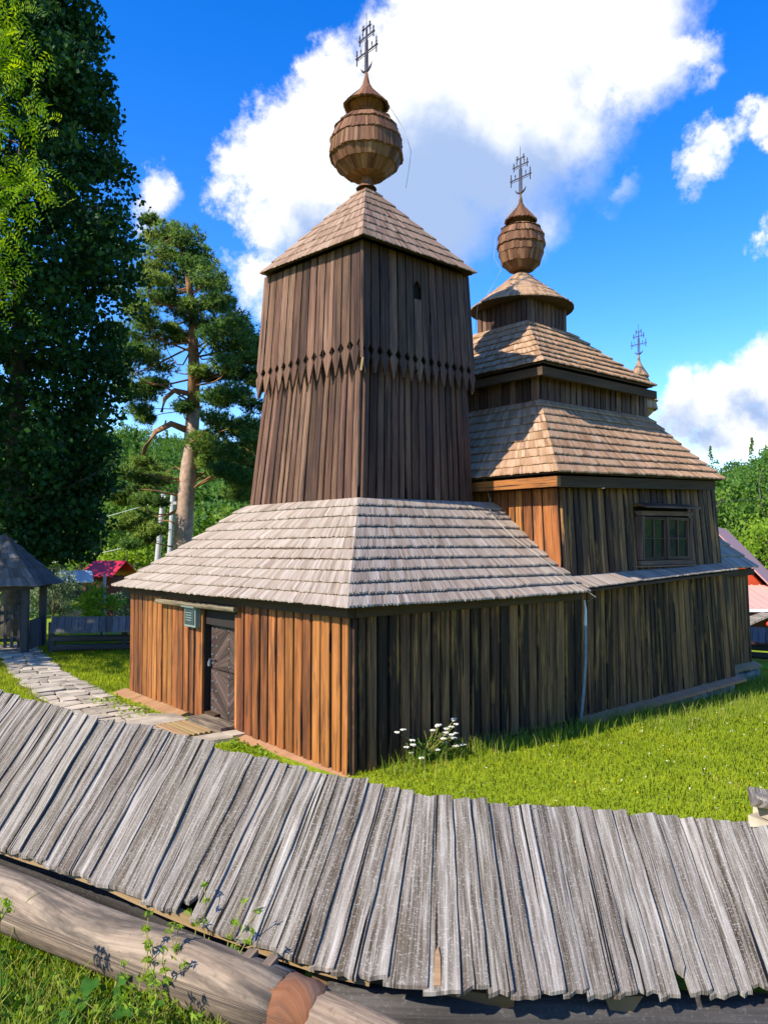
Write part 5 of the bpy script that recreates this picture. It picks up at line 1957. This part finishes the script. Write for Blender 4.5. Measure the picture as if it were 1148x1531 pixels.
def bush(name, label, cat, lat, d, h, w, mat, size=.14, per=60, n=26, group=None, trunk=True, z0=None):
    g = W(lat, d)
    gz = float(ground_z(g[0], g[1])) if z0 is None else z0
    o = empty(name, label, cat, group, loc=(g[0], g[1], gz))
    lobes = ellipsoid_clumps((0, 0, h * .55), (w * .42, w * .42, h * .40), n, .45)
    lobes[:, 2] = np.maximum(lobes[:, 2], h * .10)
    rr = rng.uniform(.5, 1.0, n) * min(w, h) * .24
    if trunk:
        mb = MB()
        mb.tube([(0, 0, -.3), (0, 0, h * .3), (.05, 0, h * .7)], [h * .022, h * .017, h * .006], 8, wob=.05)
        for i in range(0, n, 3):
            limb(mb, (0, 0, h * .2), lobes[i], h * .008, h * .003, n=4, seg=5)
        mb.obj('trunk' if cat == 'tree' else 'stems', M['bark'], o, True)
    pp, kk = clump_points(lobes, rr, per)
    leaf_obj('crown', pp, size, mat, o, rnd=rng.uniform(.05, .95, n)[kk], aspect=.65)
    return o


# bushes and trees just beyond the fences
bush('bush', 'light green leafy bush between the log fence and the well hut', 'bush', -9.3, 25.5, 1.75, 1.7, M['leaf_lime'], .13, 70)
bush('bush', 'grey green bush beside the gate shelter, below the blue hut roof', 'bush', -12.2, 28.5, 2.3, 2.2, M['leaf_pale'], .10, 90)
bush('bush', 'wispy grey green bush right behind the log fence near the church', 'bush', -9.6, 29.5, 1.6, 2.2, M['leaf_pale'], .10, 90)
bush('tree', 'rounded mid green tree beneath the power lines', 'tree', -16.6, 44, 8.0, 6.0, M['leaf_bush'], .24, 90, 40)
bush('tree', 'bright yellow green tree above the red shed roof', 'tree', -14.0, 42, 5.2, 4.2, M['leaf_lime'], .20, 80, 34)
bush('tree', 'dense green tree in front of the pine trunk, left of the poles', 'tree', -12.4, 44, 7.2, 5.0, M['leaf_bush'], .22, 90, 40)
bush('tree', 'green tree seen between the pine trunk and the bell tower', 'tree', -8.2, 46, 7.5, 5.5, M['leaf_bush'], .24, 90, 40)
bush('tree', 'shadowed tree under the pine crown beside the bell tower', 'tree', -6.2, 40, 7.0, 4.2, M['leaf_dark'], .22, 90, 40)
bush('tree', 'leafy tree behind the gate shelter roof', 'tree', -16.0, 33, 6.5, 4.6, M['leaf_bush'], .20, 90, 36)
bush('tree', 'lime green tree right behind the mauve roofed house', 'tree', 26.0, 52, 7.2, 7.5, M['leaf_lime'], .25, 100, 44)
bush('tree', 'round green tree above the ridge of the mauve roof', 'tree', 24.5, 60, 10.5, 8.5, M['leaf_bush'], .28, 110, 46)
bush('tree', 'darker tree at the right edge above the lime one', 'tree', 33.5, 66, 13, 9, M['leaf_hill'], .30, 110, 46)

# wooded hillsides
HT = []


def hill_tree(seed, h, w, mat, spruce=False):
    """one of a few crowns shared by the separate hillside trees"""
    if spruce:
        c, r = [], []
        for z in np.concatenate([np.linspace(.12, .80, 14), np.linspace(.83, .99, 9)]):
            rad = (1 - z) * w * .5
            for k in range(max(2, int(9 * (1 - z)))):
                t = rng.uniform(0, 6.28)
                c.append((rad * math.cos(t) * .8, rad * math.sin(t) * .8, z * h))
                r.append(max(.045 * w, .25 * w * (1.1 - z)))
        c, r = np.array(c), np.array(r)
        pp, kk = clump_points(c, r, 14)
    else:
        c = ellipsoid_clumps((0, 0, h * .58), (w * .42, w * .42, h * .36), 34, .5)
        r = rng.uniform(.5, 1, 34) * w * .2
        pp, kk = clump_points(c, r, 42)
    V, F = leaves(pp, .42 if not spruce else .30, .7)
    rn = np.clip(rng.uniform(.05, .95, len(c))[kk] + rng.uniform(-.2, .2, len(pp)), 0, .999)
    return V, F, np.repeat(rn, 4), mat


protos = [hill_tree(k, 9.5, 7.5, M['leaf_hill']) for k in range(4)] + [hill_tree(9, 13, 5, M['leaf_hill'], True) for k in range(2)]
proto_me = [fast_mesh('crown', *p) for p in protos]
tk_mb = MB(); tk_mb.tube([(0, 0, -.5), (0, 0, 3), (.1, 0, 6.5)], [.22, .17, .06], 7)
tk_me = tk_mb.mesh('trunk', M['bark'], True)


def hill_spots(az0, az1, r0, r1, step):
    out = []
    r = r0
    while r < r1:
        n = max(1, int(math.radians(az1 - az0) * r / step))
        for k in range(n):
            a = math.radians(az0 + (az1 - az0) * (k + rng.uniform(0, 1)) / n)
            rr = r + rng.uniform(-.5, .5) * step
            p = W(rr * math.sin(a), rr * math.cos(a))
            out.append((p[0], p[1], float(ground_z(p[0], p[1])), rr, math.degrees(a)))
        r += step * .95
    return out


spots = hill_spots(-37, -5, 56, 225, 6.6) + hill_spots(19, 35, 68, 225, 6.0)
spots.sort(key=lambda s: s[3])
side_spots = hill_spots(70, 128, 60, 180, 12.0)
mass = {}
for i, (x, y, z, r, a) in enumerate(spots):
    k = int(rng.integers(0, 4)) if rng.random() > (.10 + .12 * (r > 170) if a < 0 else .05) else 4 + int(rng.integers(0, 2))
    sc = rng.uniform(.75, 1.2)
    rz = rng.uniform(0, 6.28)
    if i < 40:
        side = 'left' if a < 0 else 'right'
        o = empty('hillside_tree', ('leafy tree' if k < 4 else 'pointed dark conifer') + (' among others at the foot of the wooded hill ' + ('left of the tower' if a < 0 else 'behind the mauve house')), 'tree',
                  'trees at the foot of the %s wooded hill' % side, loc=(x, y, z))
        o.rotation_euler = (0, 0, rz)
        o.scale = (sc, sc, sc)
        link(bpy.data.objects.new('crown', proto_me[k]), o)
        link(bpy.data.objects.new('trunk', tk_me), o)
    else:
        V, F, R_, _m = protos[k]
        c, s = math.cos(rz), math.sin(rz)
        Q = np.stack([V[:, 0] * c - V[:, 1] * s, V[:, 0] * s + V[:, 1] * c, V[:, 2] * rng.uniform(.85, 1.15)], -1) * sc + np.array((x, y, z))
        mass.setdefault(a < 0, []).append((Q, np.clip(R_ * .8 + rng.uniform(-.15, .25) - (.12 if k > 3 else 0), 0, .999)))
for (x, y, z, r, a) in side_spots:
    V, F, R_, _m = protos[int(rng.integers(0, 4))]
    mass.setdefault('s', []).append((V * np.array((1.5, 1.5, 1.3)) + np.array((x, y, z)), np.clip(R_ * .8 + rng.uniform(-.15, .25), 0, .999)))
for left, lst in mass.items():
    V = np.concatenate([q for q, _ in lst])
    R_ = np.concatenate([r for _, r in lst])
    o = link(bpy.data.objects.new('forest', fast_mesh('forest', V, np.arange(len(V)).reshape(-1, 4), R_, M['leaf_hill'])))
    tag(o, 'wooded hillside of leafy trees and a few conifers ' + ('across the valley to the south' if left == 's' else 'left of the bell tower' if left else 'right of the church'), 'forest', kind='stuff')


# ------------------------------------------------------------------ grass
def blades(X, Y, h, wid, mat, name, label, lean=.5, cat='grass'):
    n = len(X)
    Z_ = ground_z(X, Y)
    t = rng.uniform(0, 6.283, n)
    H = h * rng.uniform(.55, 1.25, n)
    t2 = rng.uniform(0, 6.283, n)
    le = lean * H * rng.uniform(.1, 1.0, n)
    sx, sy = np.cos(t) * wid / 2, np.sin(t) * wid / 2
    lx, ly = np.cos(t2) * le, np.sin(t2) * le
    b0 = np.stack([X - sx, Y - sy, Z_ - .01], -1)
    b1 = np.stack([X + sx, Y + sy, Z_ - .01], -1)
    m0 = np.stack([X - sx * .75 + lx * .35, Y - sy * .75 + ly * .35, Z_ + H * .6], -1)
    m1 = np.stack([X + sx * .75 + lx * .35, Y + sy * .75 + ly * .35, Z_ + H * .6], -1)
    tp_ = np.stack([X + lx, Y + ly, Z_ + H], -1)
    V = np.stack([b0, b1, m1, m0, tp_], 1).reshape(-1, 3)
    i = np.arange(n)[:, None] * 5
    F = np.concatenate([i + np.array([0, 1, 2]), i + np.array([0, 2, 3]), i + np.array([3, 2, 4])])
    rn = np.repeat(rng.uniform(0, .999, n), 5)
    o = link(bpy.data.objects.new(name, fast_mesh(name, V, F, rn, mat)))
    return tag(o, label, cat, kind='stuff')


FP = [(-.26, 7.4, -.02, 5.02), (-.1, 6.5, 4.9, 10.6), (.6, 5.4, 10.3, 13.3)]


def free(X, Y, margin=0.0):
    ok = ~((X > -.36) & (X < .1) & (Y > -.05) & (Y < 7.5))
    for y0, y1, x0, x1 in ((-.03, 7.3, -.05, 5.02), (-.12, 6.5, 4.9, 10.55), (.7, 5.4, 10.3, 13.25)):
        ok &= ~((X > x0 - margin) & (X < x1 + margin) & (Y > y0 - margin) & (Y < y1 + margin))
    return ok


_pc = np.array([p[:2] for p in PC])


def path_dist(X, Y):
    best = np.full(len(X), 99.0)
    for i in range(len(_pc) - 1):
        a, b = _pc[i], _pc[i + 1]
        v = b - a
        t = np.clip(((X - a[0]) * v[0] + (Y - a[1]) * v[1]) / (v @ v), 0, 1)
        best = np.minimum(best, np.hypot(X - a[0] - v[0] * t, Y - a[1] - v[1] * t))
    return best


def inner_q(X, Y):
    lat, d = to_site(X, Y)
    return d - np.interp(lat, _rl, _rd)


def scatter(n, lat0, lat1, d0, d1, power=1.0):
    d = d0 + (d1 - d0) * rng.uniform(0, 1, n) ** power
    f = rng.uniform(0, 1, n)
    lat = (lat0 + (lat1 - lat0) * f)
    if lat1 > 0 or lat0 < 0:
        pass
    p = CAM[:2][None] + lat[:, None] * RT[None, :2] + d[:, None] * FH[None, :2]
    return p[:, 0], p[:, 1]


# right-hand lawn
X, Y = scatter(350000, -3.5, 14.5, 6.0, 24.0, 1.25)
lat, d = to_site(X, Y)
keep = free(X, Y) & (inner_q(X, Y) > .55) & (lat < d * .56 + 3.0) & (Y < 1.5)
keep &= rng.uniform(0, 1, len(X)) < np.clip(13.0 / d, 0, 1)
X, Y = X[keep], Y[keep]
blades(X, Y, .062, .010, M['lawn'], 'lawn_grass', 'bright sunlit lawn between the fence and the church', .8)
# left lawn
X, Y = scatter(150000, -14.0, -1.0, 8.0, 25.0, 1.0)
lat, d = to_site(X, Y)
keep = free(X, Y) & (inner_q(X, Y) > .7) & (path_dist(X, Y) > .50) & (lat > -d * .56 - .4) & ~((X > -1.4) & (X < 0) & (Y > 2.45) & (Y < 4.7))
X, Y = X[keep], Y[keep]
blades(X, Y, .085, .013, M['lawn'], 'lawn_grass', 'lawn around the flagged path left of the church', .7)
# taller uncut stems along the south wall and far edge
xs = rng.uniform(.3, 13.8, 2600)
ys = -.16 - rng.gamma(1.4, .16, 2600) + np.where(xs > 10.6, .7, 0)
blades(xs, ys, .24, .010, M['weeds'], 'tall_grass', 'uncut taller grass along the foot of the dark south wall', .5)
xs = rng.uniform(5.5, 14.5, 2600); ys = rng.uniform(-1.5, -.1, 2600)
blades(xs, ys, .17, .010, M['weeds'], 'tall_grass', 'longer seeding grass at the edge of the shade by the nave', .6)
# low weeds by the sill at the west front
xs = np.concatenate([rng.uniform(-.6, -.28, 160), rng.uniform(-.95, -.35, 160)]); ys = np.concatenate([rng.uniform(1.2, 2.4, 160), rng.uniform(4.9, 6.9, 160)])
zz = ground_z(xs, ys) + rng.uniform(.01, .10, len(xs))
o = leaf_obj('low_weeds', np.stack([xs, ys, zz], -1), .075, M['leaf_lime'], None, aspect=.6)
tag(o, 'low leafy weeds along the sill of the west front', 'weeds', kind='stuff')
# clover heads in the lawn
X, Y = scatter(650, -1.0, 9.0, 6.5, 18.0, 1.2)
k = free(X, Y, .3) & (inner_q(X, Y) > .6)
X, Y = X[k], Y[k]
for nm, mt, sl in (('clover_heads', 'petal', slice(0, len(X) * 2 // 3)), ('hawkbit_heads', 'yellow', slice(len(X) * 2 // 3, None))):
    xx_, yy_ = X[sl], Y[sl]
    c = np.stack([xx_, yy_, ground_z(xx_, yy_) + .06], -1)
    P5 = np.repeat(c, 4, 0) + rng.normal(size=(len(c) * 4, 3)) * .006
    o = leaf_obj(nm, P5, .014, M[mt], None, aspect=1.0)
    tag(o, ('white clover' if mt == 'petal' else 'small yellow') + ' flowers dotted over the lawn', 'flowers', kind='stuff')

# flowering plant at the south-west corner
fl = empty('flowering_plant', 'white flowered umbel plant growing against the dark south wall', 'wild flower', loc=(1.25, -.22, -.02))
st_mb, hd, lfp = MB(), [], []
for k in range(34):
    b = np.array((rng.normal() * .10 - .1, rng.normal() * .06, 0))
    tpt = np.array((rng.uniform(-.58, .52), rng.uniform(-.24, .12), rng.uniform(.14, .50) + (.12 if rng.random() < .25 else 0)))
    st_mb.tube([b, (b + tpt) / 2 + np.array((0, 0, .05)), tpt], [.006, .005, .003], 5)
    hd.append(tpt)
    for f in (.3, .5, .7):
        lfp.append(b + (tpt - b) * f + rng.normal(size=3) * .03)
st_mb.obj('stems', M['weeds'], fl)
for c in hd[:30]:
    mb = MB()
    for j in range(16):
        t, r = rng.uniform(0, 6.28), .036 * math.sqrt(rng.random())
        mb.box(c + np.array((r * math.cos(t), r * math.sin(t), .01 - r * r * 3)), (.018, .018, .010), rz=t)
    mb.obj('flower_head', M['petal'], fl)
leaf_obj('leaves', np.repeat(np.array(lfp), 6, 0) + rng.normal(size=(len(lfp) * 6, 3)) * .03, .06, M['leaf_broad'], fl, aspect=.35)

# ------------------------------------------------------------------ plants on the near side of the fence
X, Y = scatter(60000, -4.2, 1.5, 1.0, 6.2)
lat, d = to_site(X, Y)
qq = d - np.interp(lat, _el, _ed)
kp = (qq < -.02) & (qq > -2.6) & (lat < .6)
X, Y = X[kp], Y[kp]
blades(X, Y, .14, .010, M['weeds'], 'bank_grass', 'rough grass on the bank below the log, lower left corner', .8)
X, Y = scatter(16000, -4.2, .4, 1.0, 6.2)
lat, d = to_site(X, Y)
qq = d - np.interp(lat, _el, _ed)
kp = (qq < -.05) & (qq > -2.4)
X, Y = X[kp], Y[kp]
P5 = np.stack([X, Y, ground_z(X, Y) + rng.uniform(.01, .14, len(X))], -1)
nh = len(P5) // 2
tag(leaf_obj('bank_clover', P5[:nh], .040, M['leaf_lime'], None, aspect=.8), 'lime green clover leaves among the grass of the bank', 'ground cover', kind='stuff')
tag(leaf_obj('bank_herbs', P5[nh:], .05, M['leaf_broad'], None, aspect=.75), 'mixed low herbs on the bank below the log', 'ground cover', kind='stuff')


def broad_leaf(parent, base, direction, ln, wd, up=.5):
    d = np.asarray(direction, float)
    d /= np.linalg.norm(d)
    s = np.cross(d, UP)
    s /= np.linalg.norm(s)
    mb = MB()
    n = 6
    vs = []
    prof = [.08, .62, .95, 1.0, .8, .45, .03]
    for k in range(n + 1):
        f = k / n
        c = np.asarray(base, float) + d * ln * f + UP * (up * ln * (f - .9 * f * f) * .8)
        w = wd * .5 * prof[k]
        rip = .012 * math.sin(k * 2.2)
        vs += [c - s * w + UP * (w * .22 + rip), c - s * w * .5 + UP * w * .02, c, c + s * w * .5 + UP * (w * .05), c + s * w + UP * (w * .25 - rip)]
    fs = []
    for k in range(n):
        for j in range(4):
            fs.append((k * 5 + j, k * 5 + j + 1, (k + 1) * 5 + j + 1, (k + 1) * 5 + j))
    mb.add(vs, fs)
    o = mb.obj('leaf', M['leaf_broad'], parent, True)
    mb2 = MB()
    mb2.tube([np.asarray(base, float) - UP * .12 - d * .1, np.asarray(base, float)], [.006, .004], 5)
    mb2.obj('leaf_stalk', M['weeds'], parent)


bk = empty('burdock', 'clump of dark green burdock leaves growing below the log', 'plant', loc=W(-1.66, 4.00, .36))
for k in range(22):
    a = k * 2.4
    r = .03 + .018 * k * .8
    broad_leaf(bk, (r * math.cos(a), r * math.sin(a), rng.uniform(.06, .27)), (math.cos(a + rng.uniform(-.5, .5)), math.sin(a), rng.uniform(.05, .5)), rng.uniform(.10, .19), rng.uniform(.08, .145), rng.uniform(.2, .7))
bk2 = empty('burdock', 'few lime lit broad leaves at the bottom edge below the log', 'plant', loc=W(-.98, 3.60, .38))
for k in range(6):
    a = k * 1.9
    broad_leaf(bk2, (.03 * math.cos(a), .03 * math.sin(a), rng.uniform(.05, .2)), (math.cos(a), math.sin(a), .3), rng.uniform(.09, .15), rng.uniform(.07, .11), .5)
# bedstraw climbing over the log
bd = empty('bedstraw', 'green whorled bedstraw climbing over the pale log', 'plant', loc=W(-1.12, 4.15, .36))
smb = MB()
LPTS = []
for k in range(26):
    p = np.array((rng.normal() * .09, rng.normal() * .09, 0))
    pts = [p.copy()]
    dr = np.array((rng.normal() * .03, rng.normal() * .03, .075))
    for j in range(rng.integers(5, 9)):
        p = p + dr + rng.normal(size=3) * .012
        pts.append(p.copy())
        for t in np.linspace(0, 6.28, 7)[:-1]:
            LPTS.append(p + np.array((math.cos(t), math.sin(t), .3)) * .016)
    smb.tube(pts, .0028, 4)
smb.obj('stems', M['weeds'], bd)
leaf_obj('leaves', np.array(LPTS), .044, M['leaf_lime'], bd, aspect=.35)
# grass stalks in front of the log
gs = empty('grass_tuft', 'tall arching grass stalks in front of the log at the left edge', 'grass tuft', loc=W(-2.15, 4.30, .40))
for k in range(15):
    a = rng.uniform(0, 6.28)
    h = rng.uniform(.35, .78)
    bx = np.array((rng.normal() * .15, rng.normal() * .15, -.05))
    le = rng.uniform(.08, .34)
    mb = MB()
    vs, fs = [], []
    n = 8
    s = np.array((-math.sin(a), math.cos(a), 0))
    for j in range(n + 1):
        f = j / n
        c = bx + np.array((math.cos(a), math.sin(a), 0)) * le * f * f + UP * h * (f - .28 * f ** 3)
        w = .0065 * (1 - f) ** .6 + .0006
        vs += [c - s * w, c + s * w]
    for j in range(n):
        fs.append((2 * j, 2 * j + 1, 2 * j + 3, 2 * j + 2))
    mb.add(vs, fs)
    mb.obj('blade', M['weeds'], gs)
um = empty('umbel_plant', 'slender umbel stalk with a small green head rising beside the log', 'plant', loc=W(-1.98, 4.05, .40))
mb = MB()
mb.tube([(0, 0, 0), (.01, .0, .35), (.0, .01, .66)], [.006, .005, .003], 6)
hp = []
for k in range(7):
    t = k * .9
    e = np.array((.045 * math.cos(t), .045 * math.sin(t), .72))
    mb.tube([(.0, .01, .64), e], [.0025, .002], 4)
    hp.append(e)
mb.obj('stem', M['weeds'], um)
leaf_obj('head', np.repeat(np.array(hp), 14, 0) + rng.normal(size=(len(hp) * 14, 3)) * .012, .022, M['leaf_lime'], um, aspect=.8)
